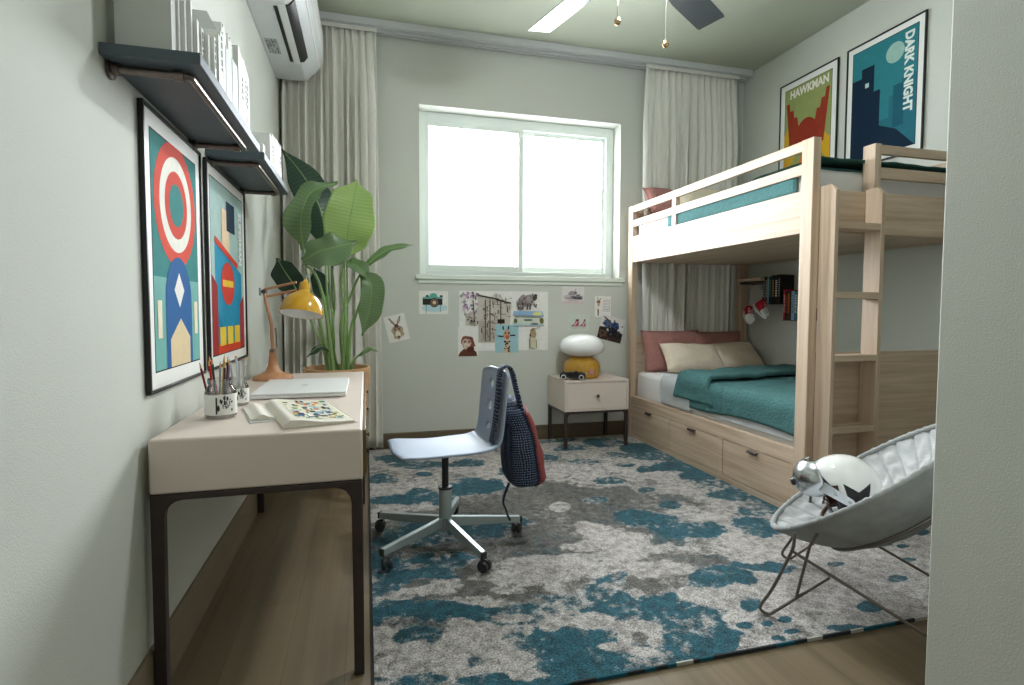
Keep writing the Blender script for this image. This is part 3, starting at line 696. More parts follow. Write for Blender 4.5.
leaf([W(344,262,3.7),W(352,264,3.66),W(362,270,3.64),W(370,280,3.66)], [(.01,.01),(.05,.05),(.055,.05),(.005,.005)], M['leafM'], (0,-1,.8), .3, .006, 7, sbase=[PC+Vector((.06,.02,.72)), W(346,320,3.72), W(341,285,3.72)])
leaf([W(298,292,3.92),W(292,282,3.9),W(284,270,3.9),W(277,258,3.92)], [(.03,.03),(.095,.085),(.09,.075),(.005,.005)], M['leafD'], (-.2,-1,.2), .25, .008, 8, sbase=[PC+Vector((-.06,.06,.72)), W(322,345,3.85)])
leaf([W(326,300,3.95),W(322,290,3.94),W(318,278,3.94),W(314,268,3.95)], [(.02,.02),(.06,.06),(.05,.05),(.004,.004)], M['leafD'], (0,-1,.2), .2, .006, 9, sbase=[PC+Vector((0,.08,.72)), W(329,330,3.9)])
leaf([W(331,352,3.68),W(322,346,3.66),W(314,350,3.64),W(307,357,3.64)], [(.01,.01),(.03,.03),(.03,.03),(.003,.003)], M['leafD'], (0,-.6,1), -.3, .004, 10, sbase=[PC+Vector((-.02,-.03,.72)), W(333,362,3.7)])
leaf([W(358,356,3.68),W(364,351,3.66),W(371,348,3.66),W(378,352,3.66)], [(.008,.008),(.024,.024),(.022,.022),(.003,.003)], M['leafM'], (0,-.6,1), -.3, .004, 11, sbase=[PC+Vector((.09,-.02,.72)), W(353,362,3.69)])
for q in ((335,300,332,345,.02),(330,290,334,340,-.03)):
    b = MB(); b.tube(smooth_path([PC+Vector((q[4],.02,.72)), W(q[2],q[3],3.75), W(q[0],q[1],3.8), W(q[0]-2,q[1]-30,3.85)],5), [.009-.0003*i for i in range(16)], M['stem'], 8); obj('stem', b, t)
# ------------------------------------------------------------------ pinned papers on the back wall
def paper(x0, x1, z0, z1, label, bg=(238,236,232), rot=0, lift=0.0, paint=None, seed=0, name='pinned_print', group=None):
    w, h = x1-x0, z1-z0; a = R(rot); U = Vector((math.cos(a),0,math.sin(a))); V = Vector((-math.sin(a),0,math.cos(a)))
    C = Vector(((x0+x1)/2, YB-.0012-lift, (z0+z1)/2)); O = C-U*w/2-V*h/2
    t = thing(name, label, 'picture', Vector((C.x, C.y, z0)), group=group)
    N = Vector((0,-1,0))
    b = MB(); b.prism([(0,0),(w,0),(w,h),(0,h)], O, U, V, N*.0008, pc(bg)); sh = obj('sheet', b, t)
    if paint:
        k = [0]; b = MB(); b.flatart = True; rnd = random.Random(seed)
        def L(poly, rgb):
            k[0] += 1; b.flat([(min(w, max(0, p[0]*w)), min(h, max(0, p[1]*h))) for p in poly], O+N*(.0011+.00006*k[0]), U, V, pc(rgb))
        def blob(cx, cy, rx, ry, rgb, jag=.18, n=16):
            ph = [rnd.uniform(1-jag, 1+jag) for _ in range(n)]
            L([(min(1,max(0,cx+rx*ph[i]*math.cos(2*PI*i/n))), min(1,max(0,cy+ry*ph[i]*math.sin(2*PI*i/n)))) for i in range(n)], rgb)
        def line(x0_, y0_, x1_, y1_, wd, rgb):
            dx, dy = (x1_-x0_)*w, (y1_-y0_)*h; l = math.hypot(dx, dy) or 1; nx, ny = -dy/l*wd/w, dx/l*wd/h
            L([(x0_-nx,y0_-ny),(x1_-nx,y1_-ny),(x1_+nx,y1_+ny),(x0_+nx,y0_+ny)], rgb)
        paint(L, blob, line, rnd); obj('picture', b, t)
    return t
def rabbit(L, blob, line, rnd):
    blob(.5,.33,.29,.26,(186,164,138)); blob(.5,.4,.2,.2,(168,144,118)); blob(.5,.27,.12,.12,(236,226,212)); blob(.5,.58,.1,.07,(96,72,58))
    for s in (-1,1):
        L([(.5+.06*s,.6),(.5+.2*s,.72),(.5+.3*s,.93),(.5+.22*s,.9),(.5+.06*s,.7)], (120,92,76)); L([(.5+.09*s,.64),(.5+.18*s,.74),(.5+.25*s,.88),(.5+.14*s,.76)], (206,170,150))
        blob(.5+.1*s,.46,.03,.035,(40,32,30))
    blob(.5,.16,.06,.05,(110,86,70))
def camera_pic(L, blob, line, rnd):
    blob(.5,.28,.4,.2,(190,220,226)); L([(.12,.4),(.8,.4),(.8,.7),(.12,.7)], (52,50,50)); L([(.33,.7),(.64,.7),(.6,.86),(.5,.92),(.38,.86)], (96,178,166)); L([(.12,.66),(.8,.66),(.8,.74),(.12,.74)], (110,170,160))
    for x in (.22,.7): L([(x,.74),(x+.12,.74),(x+.1,.82),(x+.02,.82)], (60,70,72))
    for r, c in ((.2,(44,42,42)),(.16,(150,132,110)),(.13,(60,54,50)),(.09,(206,170,140)),(.045,(240,214,190))): L(arc(.52,.5,r*.82,r,n=24), c)
    line(.24,.4,.24,.03,.002,(60,110,116)); line(.73,.4,.73,.08,.002,(60,110,116))
def poster_pic(L, blob, line, rnd):
    gr = [(120,108,100),(86,76,70),(160,150,138),(190,180,168),(60,54,52),(140,126,110)]
    L([(.07,.42),(.56,.42),(.58,.8),(.5,.84),(.46,.93),(.4,.97),(.34,.88),(.2,.92),(.2,.66),(.07,.62)], (206,200,190))
    L([(.21,.14),(.4,.14),(.4,.5),(.21,.5)], (188,180,170))
    for k in range(100):
        x = rnd.uniform(.22,.56); z = rnd.uniform(.44,.9) if rnd.random() < .7 else rnd.uniform(.16,.5)
        if z < .44: x = rnd.uniform(.22,.38)
        ww, hh = (rnd.uniform(.004,.014), rnd.uniform(.02,.09)) if rnd.random() < .6 else (rnd.uniform(.02,.05), rnd.uniform(.006,.014))
        L([(x,z),(x+ww,z),(x+ww,min(.95,z+hh)),(x,min(.95,z+hh))], rnd.choice(gr))
    for x in (.28,.33,.45): L([(x,.16 if x < .4 else .44),(x+.012,.16 if x < .4 else .44),(x+.012,.86),(x,.86)], (104,92,84))
    line(.2,.93,.44,.86,.006,(70,64,62)); line(.4,.86,.57,.8,.006,(70,64,62)); L([(.42,.46),(.5,.46),(.5,.53),(.42,.53)], (50,44,42))
    for k in range(45): blob(rnd.uniform(.01,.2), rnd.uniform(.6,.97), rnd.uniform(.006,.02), rnd.uniform(.01,.03), rnd.choice([(196,150,190),(150,140,160),(120,116,120),(214,190,206),(170,166,176)]), .4, 8)
    line(.15,.84,.17,.42,.004,(80,70,70))
    for k in range(18): blob(rnd.uniform(.07,.2), rnd.uniform(.42,.6), rnd.uniform(.006,.02), rnd.uniform(.01,.03), rnd.choice(gr), .4, 8)
    blob(.74,.84,.08,.1,(150,140,138)); blob(.8,.88,.05,.07,(168,158,156)); blob(.68,.78,.05,.1,(130,120,120)); blob(.84,.9,.025,.06,(80,74,74)); line(.81,.82,.86,.73,.006,(110,100,100))
    for x in (.66,.7,.76,.79): line(x,.8,x-.005,.69,.008,(96,88,86))
    for k in range(24): blob(rnd.uniform(.64,.86), rnd.uniform(.74,.95), .01, .015, rnd.choice([(96,86,84),(190,180,178),(60,56,56)]), .4, 7)
    L([(.59,.6),(.95,.58),(.93,.66),(.6,.67)], (150,184,220)); blob(.87,.62,.06,.03,(232,228,140)); L([(.6,.42),(.95,.42),(.95,.46),(.6,.46)], (190,214,214))
    L([(.62,.46),(.9,.44),(.9,.56),(.62,.57)], (206,212,200)); line(.61,.57,.91,.56,.003,(90,96,90)); L([(.72,.5),(.81,.5),(.81,.53),(.72,.53)], (90,110,86)); blob(.62,.5,.02,.04,(96,110,60)); blob(.92,.5,.025,.05,(110,104,60)); blob(.84,.45,.05,.015,(90,92,104))
    blob(.82,.28,.035,.09,(170,150,116)); L([(.79,.04),(.87,.04),(.86,.2),(.8,.22)], (214,208,176)); line(.8,.33,.82,.37,.004,(90,76,60)); line(.82,.36,.9,.39,.002,(100,90,76)); line(.78,.2,.785,.04,.003,(90,80,60)); line(.86,.18,.86,.03,.003,(120,110,80)); blob(.79,.26,.008,.02,(60,44,36))
paper(.16,.33,.882,1.1,'small print of a rabbit, tilted, pinned left of all the others', rot=13, paint=rabbit, seed=1)
paper(.427,.668,1.104,1.297,'landscape print of a turquoise vintage camera under the window left end', paint=camera_pic, seed=2)
paper(.76,1.549,.79,1.301,'large white sheet of travel and animal watercolours pinned under the window', paint=poster_pic, seed=3)
def ape(L, blob, line, rnd):
    L([(.0,.0),(.95,.0),(.9,.14),(.7,.26),(.3,.26),(.1,.14)], (104,60,48)); blob(.5,.46,.33,.26,(124,78,62)); blob(.42,.42,.21,.19,(206,176,158)); blob(.42,.36,.13,.09,(226,206,192)); blob(.34,.5,.06,.04,(120,90,80)); blob(.55,.5,.06,.04,(120,90,80)); line(.36,.33,.5,.33,.002,(90,60,54)); blob(.62,.22,.2,.1,(88,50,42))
paper(.75,.925,.748,.996,'small print of a brown young ape overlapping lower left of the large sheet', lift=.001, paint=ape, seed=4)
def giraffe(L, blob, line, rnd):
    L([(.34,.0),(.66,.0),(.62,.4),(.58,.5),(.42,.5),(.42,.3)], (214,190,160))
    for k in range(20): blob(rnd.uniform(.4,.62), rnd.uniform(.03,.42), .035, .03, (60,44,40), .3, 7)
    blob(.5,.65,.14,.17,(206,160,126)); blob(.52,.55,.09,.08,(190,100,84)); line(.36,.82,.33,.95,.006,(44,36,36)); line(.56,.83,.58,.95,.006,(44,36,36)); line(.36,.58,.12,.6,.006,(50,42,40)); line(.64,.62,.86,.62,.006,(50,42,40)); blob(.44,.7,.04,.03,(40,34,34)); blob(.58,.7,.04,.03,(40,34,34))
paper(1.071,1.279,.772,1.013,'pale blue print of a giraffe overlapping bottom of the large sheet', bg=(164,204,212), lift=.001, paint=giraffe, seed=5)
def boat(L, blob, line, rnd):
    blob(.5,.35,.42,.2,(196,186,190)); L([(.1,.3),(.95,.22),(.9,.42),(.5,.45),(.3,.34)], (130,122,126)); L([(.5,.26),(.9,.24),(.84,.38),(.55,.4)], (84,76,80)); blob(.5,.6,.2,.12,(160,154,158)); line(.55,.5,.62,.86,.002,(90,84,86)); L([(.0,.0),(1,.0),(1,.18),(.0,.14)], (214,196,200))
    for k in range(22): blob(rnd.uniform(.3,.8), rnd.uniform(.3,.65), .03, .03, rnd.choice([(70,66,70),(150,140,146),(196,190,196)]), .4, 7)
paper(1.678,1.888,1.199,1.352,'small grey print of an old vehicle under the window right end', bg=(224,220,220), paint=boat, seed=6)
def giraffe2(L, blob, line, rnd):
    line(.16,.94,.2,.76,.003,(90,66,54)); line(.36,.9,.26,.76,.003,(90,66,54)); blob(.22,.72,.14,.08,(150,96,78)); blob(.22,.6,.07,.1,(190,150,126)); blob(.2,.28,.05,.14,(130,92,70)); blob(.2,.12,.04,.06,(90,60,50))
    for i in range(8):
        zz = .8-i*.075
        x = .5
        while x < .95:
            l = rnd.uniform(.04,.12); L([(x,zz),(min(.96,x+l),zz),(min(.96,x+l),zz+.02),(x,zz+.02)], (150,110,116) if i < 3 else (110,108,112)); x += l+.03
paper(1.994,2.15,1.079,1.267,'small giraffe print with lines of writing, right below the window corner', paint=giraffe2, seed=7)
def shoes(L, blob, line, rnd):
    for ox, s in ((.0,1),(.38,.9)):
        L([(.05+ox,.2),(.3+ox,.12),(.5+ox*.9,.14),(.5+ox*.9,.26),(.3+ox,.24),(.07+ox,.3)], (196,200,192)); L([(.12+ox,.3),(.32+ox,.26),(.5+ox*.85,.28),(.5+ox*.8,.66),(.36+ox,.66),(.3+ox,.44)], (168,96,104)); L([(.36+ox,.6),(.5+ox*.8,.62),(.5+ox*.8,.7),(.36+ox,.7)], (96,60,66)); line(.3+ox,.3,.42+ox,.56,.003,(236,226,226))
paper(1.737,1.943,.954,1.104,'small pale green print of pink sneakers directly above the mushroom lamp', bg=(206,214,204), paint=shoes, seed=8)
def bike(L, blob, line, rnd):
    L([(0,0),(1,0),(1,.4),(.5,.55),(0,.5)], (60,46,40)); blob(.3,.68,.2,.16,(84,100,130)); blob(.62,.62,.2,.18,(60,82,130)); blob(.5,.35,.3,.2,(38,34,38)); blob(.8,.32,.16,.18,(40,38,44)); blob(.2,.25,.18,.14,(96,70,52)); line(.1,.92,.4,.78,.006,(90,60,50)); line(.55,.88,.62,.7,.006,(60,40,36)); blob(.35,.42,.05,.06,(214,200,190))
    for k in range(26): blob(rnd.uniform(.1,.95), rnd.uniform(.05,.7), .04, .04, rnd.choice([(30,28,32),(70,60,60),(110,96,90),(50,60,90)]), .4, 7)
paper(2.037,2.277,.86,1.08,'dark tilted photo print of a motorbike left of the bunk bed post', bg=(226,222,220), rot=-14, lift=.001, paint=bike, seed=9)

# ------------------------------------------------------------------ nightstand
NX0, NX1, NY0, NY1 = 1.546, 2.112, 4.105, 4.53
t = thing('nightstand', 'cream one-drawer nightstand on dark legs beside the bunk bed', 'nightstand', ((NX0+NX1)/2, (NY0+NY1)/2, .012))
b = MB(); c = .014
b.box((NX0,NY0,.55),(NX1,NY1,.570), M['desk']); b.box((NX0,NY0,.316),(NX1,NY1,.33), M['desk']); b.box((NX0,NY0,.33),(NX0+c,NY1,.55), M['desk']); b.box((NX1-c,NY0,.33),(NX1,NY1,.55), M['desk']); b.box((NX0+c,NY1-c,.33),(NX1-c,NY1,.55), M['desk'])
obj('cabinet', b, t, bevel=.002)
d = obj('drawer', bx((NX0+c+.003,NY0+.003,.333),(NX1-c-.003,NY1-.03,.547), M['desk']), t, bevel=.0015)
k = MB(); k.lathe([(.006,0),(.006,.012),(.013,.016),(.015,.022),(.011,.027)], ((NX0+NX1)/2, NY0+.003, .44), M['brass'], 20, Matrix.Rotation(PI/2,4,'X')); obj('knob', k, d)
def ns_frame(ax, v0, v1, w0, w1):
    b = MB(); w = .026; zt = .3155; z0 = .0125; r = .03
    po = [(v0,z0),(v0+w,z0),(v0+w,zt-.018-r)]+[(v0+w+r-r*math.cos(R(a)), zt-.018-r+r*math.sin(R(a))) for a in (22,45,67,90)]
    po += [(v1-w-r+r*math.sin(R(a)), zt-.018-r+r*math.cos(R(a))) for a in (0,22,45,67)]+[(v1-w,zt-.018-r),(v1-w,z0),(v1,z0),(v1,zt),(v0,zt)]
    b.prism(po, (0,w0,0), (1,0,0), (0,0,1), (0,w1-w0,0), M['bronze']); return b
obj('leg_frame', ns_frame(0, NX0+.002, NX1-.002, NY0+.002, NY0+.028), t, bevel=.002)
obj('leg_frame', ns_frame(0, NX0+.002, NX1-.002, NY1-.028, NY1-.002), t, bevel=.002)
for xa in (NX0+.002, NX1-.02): obj('side_rail', bx((xa,NY0+.029,.298),(xa+.018,NY1-.029,.3155), M['bronze']), t)
# mushroom lamp
c = Vector((1.782, 4.33, .5705))
t = thing('mushroom_lamp', 'mushroom lamp with amber glass base and white glass top on nightstand', 'lamp', c)
b = MB(); b.lathe([(.128,0),(.146,.008),(.154,.03),(.157,.09),(.15,.125),(.125,.152),(.1,.168),(.09,.176)], c, M['amber'], 48); obj('base', b, t, label='amber glass base')
b = MB(); b.lathe([(.088,.1765),(.11,.182),(.155,.2),(.185,.225),(.195,.255),(.188,.29),(.165,.322),(.12,.35),(.06,.365),(.001,.369)], c, M['opal'], 48); obj('glass_top', b, t, label='white glossy glass top')
b = MB(); b.lathe([(.022,0),(.024,.004),(.018,.012),(.001,.014)], c+Vector((.02,-.155,.058)), M['rose'], 20, Matrix.Rotation(PI/2,4,'X')); obj('dimmer_knob', b, t)
# toy car
o = Vector((1.645, 4.17, .5705)); t = thing('toy_car', 'black vintage toy roadster with pale wheels in front of the amber lamp', 'toy', (0,0,0))
b = MB(); b.prism([(-.085,.018),(.078,.018),(.08,.045),(.03,.05),(.02,.062),(.005,.052),(-.05,.05),(-.07,.058),(-.09,.04)], (0,-.022,0), (1,0,0), (0,0,1), (0,.044,0), M['black']); obj('car_body', b, t, bevel=.004, seg=3)
for s in (-1,1):
    b = MB(); b.tube(smooth_path([(-.09,.026*s,.02),(-.08,.03*s,.043),(-.055,.03*s,.044),(-.03,.03*s,.016),(.02,.03*s,.016),(.035,.03*s,.044),(.06,.03*s,.046),(.08,.03*s,.02)],4), .0045, M['black'], 6); obj('fender', b, t)
    for x in (-.066,.052):
        b = MB(); b.lathe([(.004,-.005),(.012,-.005),(.013,-.004),(.013,.004),(.012,.005),(.004,.005)], (x,.033*s,.0205), M['rubber'], 24, Matrix.Rotation(PI/2,4,'X')); 
        b.lathe([(.016,-.004),(.0195,-.004),(.0205,0),(.0195,.004),(.016,.004)], (x,.033*s,.0205), M['rubber'], 24, Matrix.Rotation(PI/2,4,'X'), cap=False)
        w = obj('wheel', b, t)
        b = MB(); b.lathe([(.012,-.0055),(.0165,-.0055),(.0165,.0055),(.012,.0055),(.012,-.0055)], (x,.033*s,.0205), M['white'], 24, Matrix.Rotation(PI/2,4,'X'), cap=False); obj('wheel_rim', b, w, label='pale wheel rim')
    b = MB(); b.lathe([(.006,-.004),(.008,.004)], (.082,.018*s,.042), M['chrome'], 14, Matrix.Rotation(PI/2,4,'Y')); obj('headlight', b, t)
b = MB(); b.box((.004,-.02,.051),(.007,.02,.07), M['chrome']); obj('windscreen', b, t); b = MB(); b.box((.0785,-.013,.022),(.083,.013,.05), M['chrome']); obj('radiator_grille', b, t)
t.location = o; t.rotation_euler = (0,0,R(-22)); t.scale = (1.22,)*3

# ------------------------------------------------------------------ bunk bed
BX0, BX1, BY0, BY1 = 2.277, 3.478, 2.39, 4.47
t = thing('bunk_bed', 'light oak bunk bed with drawers and ladder against the right wall', 'bunk bed', ((BX0+BX1)/2, (BY0+BY1)/2, .012))
pw, pd = .05, .08
for x, y, h in ((BX0, BY0, 2.057), (BX0, BY1-pd, 2.057), (BX1-pw*1.8, BY1-pd, 2.057), (BX1-pw, BY0, 2.057)):
    obj('post', bx((x,y,.0125),(x+(pw if x == BX0 or y == BY0 else pw*1.8),y+pd,h), M['oakZ']), t, bevel=.003)
y0, y1 = BY0+pd+.0003, BY1-pd-.0003; th = .03
def bar(name, a, b_, m, par=t, bev=.0025, label=None): return obj(name, bx(a, b_, M[m]), par, bevel=bev, label=label)
bar('guard_rail', (BX0+.004,y0,2.0),(BX0+th,y1,2.056),'oakY'); bar('guard_rail', (BX0+.004,y0,1.875),(BX0+th,y1,1.932),'oakY')
bar('guard_baluster', (BX0+.003,3.71,1.7905),(BX0+th+.008,3.765,1.9995),'oakZ')
bar('side_board', (BX0+.003,y0,1.562),(BX0+th,y1,1.79),'oakY')
bar('guard_rail', (BX1-th,y0,2.0),(BX1-.004,y1,2.056),'oakY'); bar('guard_rail', (BX1-th,y0,1.875),(BX1-.004,y1,1.932),'oakY'); bar('side_board', (BX1-th,y0,1.562),(BX1-.003,y1,1.79),'oakY')
bar('bunk_base', (BX0+th+.001,BY0+.031,1.565),(BX1-th-.001,BY1-.031,1.6),'oakY')
# foot end (near)
bar('end_board', (BX0+pw+.0005,BY0+.003,1.5625),(BX1-pw-.0005,BY0+.03,1.79),'oakX')
gp = bar('guard_post', (2.688,BY0+.003,1.7905),(2.732,BY0+.08,2.057),'oakZ')
bar('guard_rail', (2.7325,BY0+.005,2.002),(BX1-pw-.0005,BY0+.03,2.052),'oakX'); bar('guard_rail', (2.7325,BY0+.005,1.87),(BX1-pw-.0005,BY0+.03,1.93),'oakX')
bar('foot_panel', (BX0+pw+.0005,BY0+.004,.013),(BX1-pw-.0005,BY0+.03,.918),'oakX')
# head end (far)
bar('end_board', (BX0+pw+.0005,BY1-.03,1.5625),(BX1-.0905,BY1-.003,1.79),'oakX')
bar('guard_rail', (BX0+pw+.0005,BY1-.03,1.9),(BX1-.0905,BY1-.005,2.05),'oakX')
bar('head_panel', (BX0+pw+.0005,BY1-.05,.013),(BX1-.0905,BY1-.02,.925),'oakX')
# lower side with drawers
b = MB(); X0, X1 = BX0+.004, BX0+.026
zr = [.013,.052,.295,.378]
b.box((X0,y0,zr[0]),(X1,y1,zr[1]), M['oakY']); b.box((X0,y0,zr[2]),(X1,y1,zr[3]), M['oakY'])
ys = [(2.462+.04,3.09),(3.14,3.745),(3.78,4.36)]
for ya, yb in ((y0,ys[0][0]-.003),(ys[0][1]+.003,ys[1][0]-.003),(ys[1][1]+.003,ys[2][0]-.003),(ys[2][1]+.003,y1)): b.box((X0,ya,zr[1]),(X1,yb,zr[2]), M['oakY'])
obj('drawer_surround', b, t)
b = MB(); b.box((X0,y0,.358),(BX0+.06,y1,.378), M['oakY']); 
obj('side_ledge', bx((X1+.0005,y0,.355),(BX0+.05,y1,.378), M['oakY']), t)
for ya, yb in ys:
    d = bar('drawer', (BX0+.0055,ya,zr[1]+.004),(BX0+.0235,yb,zr[2]-.004),'oakY',t,.0015)
    b = MB(); ym = (ya+yb)/2
    b.prism([(0,0),(.012,.0),(.017,-.006),(.017,-.016),(.014,-.016),(.0135,-.008),(.0,-.004)], (BX0+.0055,ym-.045,zr[2]-.012), (-1,0,0), (0,0,1), (0,.09,0), M['bronze']); obj('handle', b, d, bevel=.001)
bar('bed_base', (BX0+.0505,BY0+.04,.3),(BX1-.03,BY1-.06,.335),'oakY'); 
bar('side_board', (BX1-.026,y0,.013),(BX1-.004,y1,.378),'oakY')
# ladder
for x in (2.3285, 2.628):
    b = MB(); d_ = .1; yf = BY0-d_
    b.prism([(yf+.0,.013),(BY0-.0005,.013),(BY0-.0005,1.80),(yf+.035,1.80),(yf,1.765)], (x,0,0), (0,1,0), (0,0,1), (.024,0,0), M['oakZ']); obj('ladder_side', b, t, bevel=.0015)
for z in (.515, .895, 1.226, 1.588): bar('ladder_step', (2.353,BY0-.098,z-.017),(2.6275,BY0-.0005,z+.017),'oakX')
# mattresses
def soft_box(name, a, b_, m, parent, r=.04, seed=0, wr=.004, label=None):
    cx, cy, cz = [(a[i]+b_[i])/2 for i in range(3)]; hx, hy, hz = [(b_[i]-a[i])/2 for i in range(3)]
    bm = bmesh.new(); bmesh.ops.create_cube(bm, size=2)
    bmesh.ops.scale(bm, vec=(hx,hy,hz), verts=bm.verts)
    bmesh.ops.bevel(bm, geom=bm.edges[:], offset=r, segments=4, profile=.5, affect='EDGES')
    bmesh.ops.subdivide_edges(bm, edges=[e for e in bm.edges if e.calc_length() > .3], cuts=24, use_grid_fill=True)
    for v in bm.verts:
        p = v.co; n = noise.noise(Vector((p.x*6+seed, p.y*6, p.z*14)))
        if p.z > -hz*.9: v.co += v.normal*n*wr
    mb = MB(); mb.add([v.co+Vector((cx,cy,cz)) for v in bm.verts], [tuple(v.index for v in f.verts) for f in bm.faces], m); bm.free()
    return obj(name, mb, parent, label=label)
m_ = soft_box('mattress', (2.335,2.432,.336), (3.44,4.405,.597), M['sheet'], None, .045, 1)
tag(m_, 'white sheeted mattress on the lower bunk', 'mattress')
m_ = soft_box('mattress', (2.315,2.475,1.601), (3.44,4.385,1.93), M['sheet'], None, .05, 5)
tag(m_, 'white sheeted mattress on the upper bunk', 'mattress')
# bedding ------------------------------------------------------------
def drape(name, parent, y0, y1, zt, zs, m, xs=2.33, xw=3.42, th=.014, edge=None, seed=0, nu=60, nv=40, wr=.006, off=.0, label=None, foot=None):
    """a cloth lying on the mattress and hanging over its room side; edge(v)-> (extra y shift as function of across)"""
    top = xw-xs; hang = zt-zs; Ltot = top+hang
    def fn(u, v):
        s = u*Ltot; y = y0+(y1-y0)*v
        hz = hang*(1 if not foot else foot(v)); 
        if s < top-.03: x = xw-s; z = zt+off
        else:
            q = (s-(top-.03))/(hang+.03)
            ang = min(1, q*3)*PI/2
            x = xs+.03-.045*math.sin(ang)-off; z = zt+off-.03*(1-math.cos(ang))-max(0, q-.12)*hz
        if edge: y += edge(u, v)
        p = Vector((x,y,z)); n = noise.noise(Vector((x*5+seed,y*5,z*6)))*.6+noise.noise(Vector((x*14+seed,y*11,z*10)))*.4
        p.z += n*wr*(1 if s < top else .3)+wr; p.x -= abs(n)*wr*(1.4 if s > top-.03 else 0)
        return p
    b = MB(); b.grid(nu, nv, fn, m, uv=False); o = obj(name, b, parent, solid=th, label=label); return o
t = thing('blanket', 'teal quilted blanket folded back over the lower bunk mattress', 'blanket', (2.88, 3.2, .6))
drape('quilt', t, 2.47, 3.62, .622, .44, M['teal'], wr=.010, th=.014, seed=2, edge=lambda u,v: (.10*math.sin(u*5)*v if v > .6 else 0), foot=lambda v: 1.0-.1*math.sin(v*5))
def fe(u, v): return (.16*(1-u)-.02+.03*math.sin(u*9))*(1) + .10*max(0,u-.82)/.18*(-1 if v < .5 else .6)
drape('folded_edge', t, 3.26, 3.62, .652, .47, M['teal'], wr=.02, th=.032, seed=8, edge=lambda u,v: .22*(1-u)*(1)-.0+.02*math.sin(u*9)+.12*max(0,u-.85)/.15*(v-.2), label='thick folded-back edge of the teal blanket')
o = drape('flat_sheet', None, 3.52, 3.93, .612, .385, M['greysheet'], wr=.006, th=.006, seed=4, edge=lambda u,v: .1*(1-u))
tag(o, 'grey flat sheet showing above the teal blanket on lower bunk', 'sheet')
o = drape('duvet_sheet', None, 2.50, 3.62, .588, .40, M['greysheet'], wr=.012, th=.008, seed=14, xw=2.75, xs=2.338)
tag(o, 'rumpled pale sheet hanging below the teal blanket, lower bunk side', 'sheet')
t = thing('blanket', 'teal quilted blanket on the upper bunk behind the guard rail', 'blanket', (2.88, 3.2, 1.95))
drape('quilt', t, 2.52, 3.84, 1.934, 1.80, M['teal'], xs=2.312, wr=.004, th=.010, seed=22)
o = drape('throw', None, 2.455, 2.98, 1.965, 1.915, M['dteal'], xs=2.36, wr=.010, th=.014, seed=31, nu=40, nv=20)
tag(o, 'dark green throw across the foot of the upper bunk', 'blanket')
def pillow(name, w, h, T_, m, label, loc, rot, grp=None, seed=0, flange=0):
    t = thing(name, label, 'pillow', (0,0,0), group=grp); N = 22; rnd = random.Random(seed)
    def side(sg):
        def fn(u, v):
            a, c = u*2-1, v*2-1
            th = (max(0,1-abs(a)**3.2)*max(0,1-abs(c)**3.2))**.55
            px = a*w/2*(1-.07*(1-abs(c))**1*0-.055*(1-c*c)*abs(a)**3); pz = c*h/2*(1-.055*(1-a*a)*abs(c)**3)+h/2
            wr = noise.noise(Vector((a*2.4+seed, c*2.4, sg)))*.014+noise.noise(Vector((a*6+seed, c*6, sg)))*.006
            return Vector((px, sg*(T_/2*th+wr*th), pz))
        return fn
    b = MB(); b.grid(N, N, side(1), m, uv=False); b.grid(N, N, side(-1), m, uv=False)
    o = obj('pillowcase', b, t)
    me = o.data; bm = bmesh.new(); bm.from_mesh(me); bmesh.ops.remove_doubles(bm, verts=bm.verts, dist=.0006); bmesh.ops.recalc_face_normals(bm, faces=bm.faces); bm.to_mesh(me); bm.free()
    b = MB(); e = []
    f = side(1)
    for k in range(N+1): e.append(f(k/N, 0))
    for k in range(1,N+1): e.append(f(1, k/N))
    for k in range(1,N+1): e.append(f(1-k/N, 1))
    for k in range(1,N): e.append(f(0, 1-k/N))
    b.tube(e, .004, m, 6, closed=True); obj('piping', b, t)
    t.location = loc; t.rotation_euler = rot; return t
Z1 = .60
pillow('pillow', .60, .37, .17, M['pink'], 'dusty pink pillow leaning on the headboard, outer side of lower bunk', (2.665,4.30,Z1), (R(-14),0,R(2)), 'pink pillows', 1)
pillow('pillow', .60, .355, .17, M['pink'], 'dusty pink pillow at the headboard, wall side of lower bunk', (3.10,4.315,Z1), (R(-12),0,0), 'pink pillows', 2)
pillow('pillow', .55, .30, .17, M['beige'], 'beige pillow in front of the pink ones, outer side of lower bunk', (2.72,4.03,Z1+.015), (R(-42),R(3),R(-4)), 'beige pillows', 3)
pillow('pillow', .58, .31, .17, M['beige'], 'beige pillow in front, wall side of lower bunk', (3.16,4.06,Z1+.015), (R(-44),R(-2),R(4)), 'beige pillows', 4)
Z2 = 1.935
pillow('pillow', .52, .34, .16, M['pink'], 'dusty pink pillow at the window end of the upper bunk', (2.62,4.20,Z2), (R(-38),R(4),R(4)), None, 5)
pillow('pillow', .50, .32, .15, M['cream'], 'cream pillow leaning beside the pink one on upper bunk', (2.80,4.0,Z2), (R(-42),0,R(-6)), None, 6)
pillow('pillow', .58, .34, .15, M['cream'], 'cream pillow nearest the right wall on upper bunk', (3.12,4.2,Z2), (R(-40),0,0), None, 7)

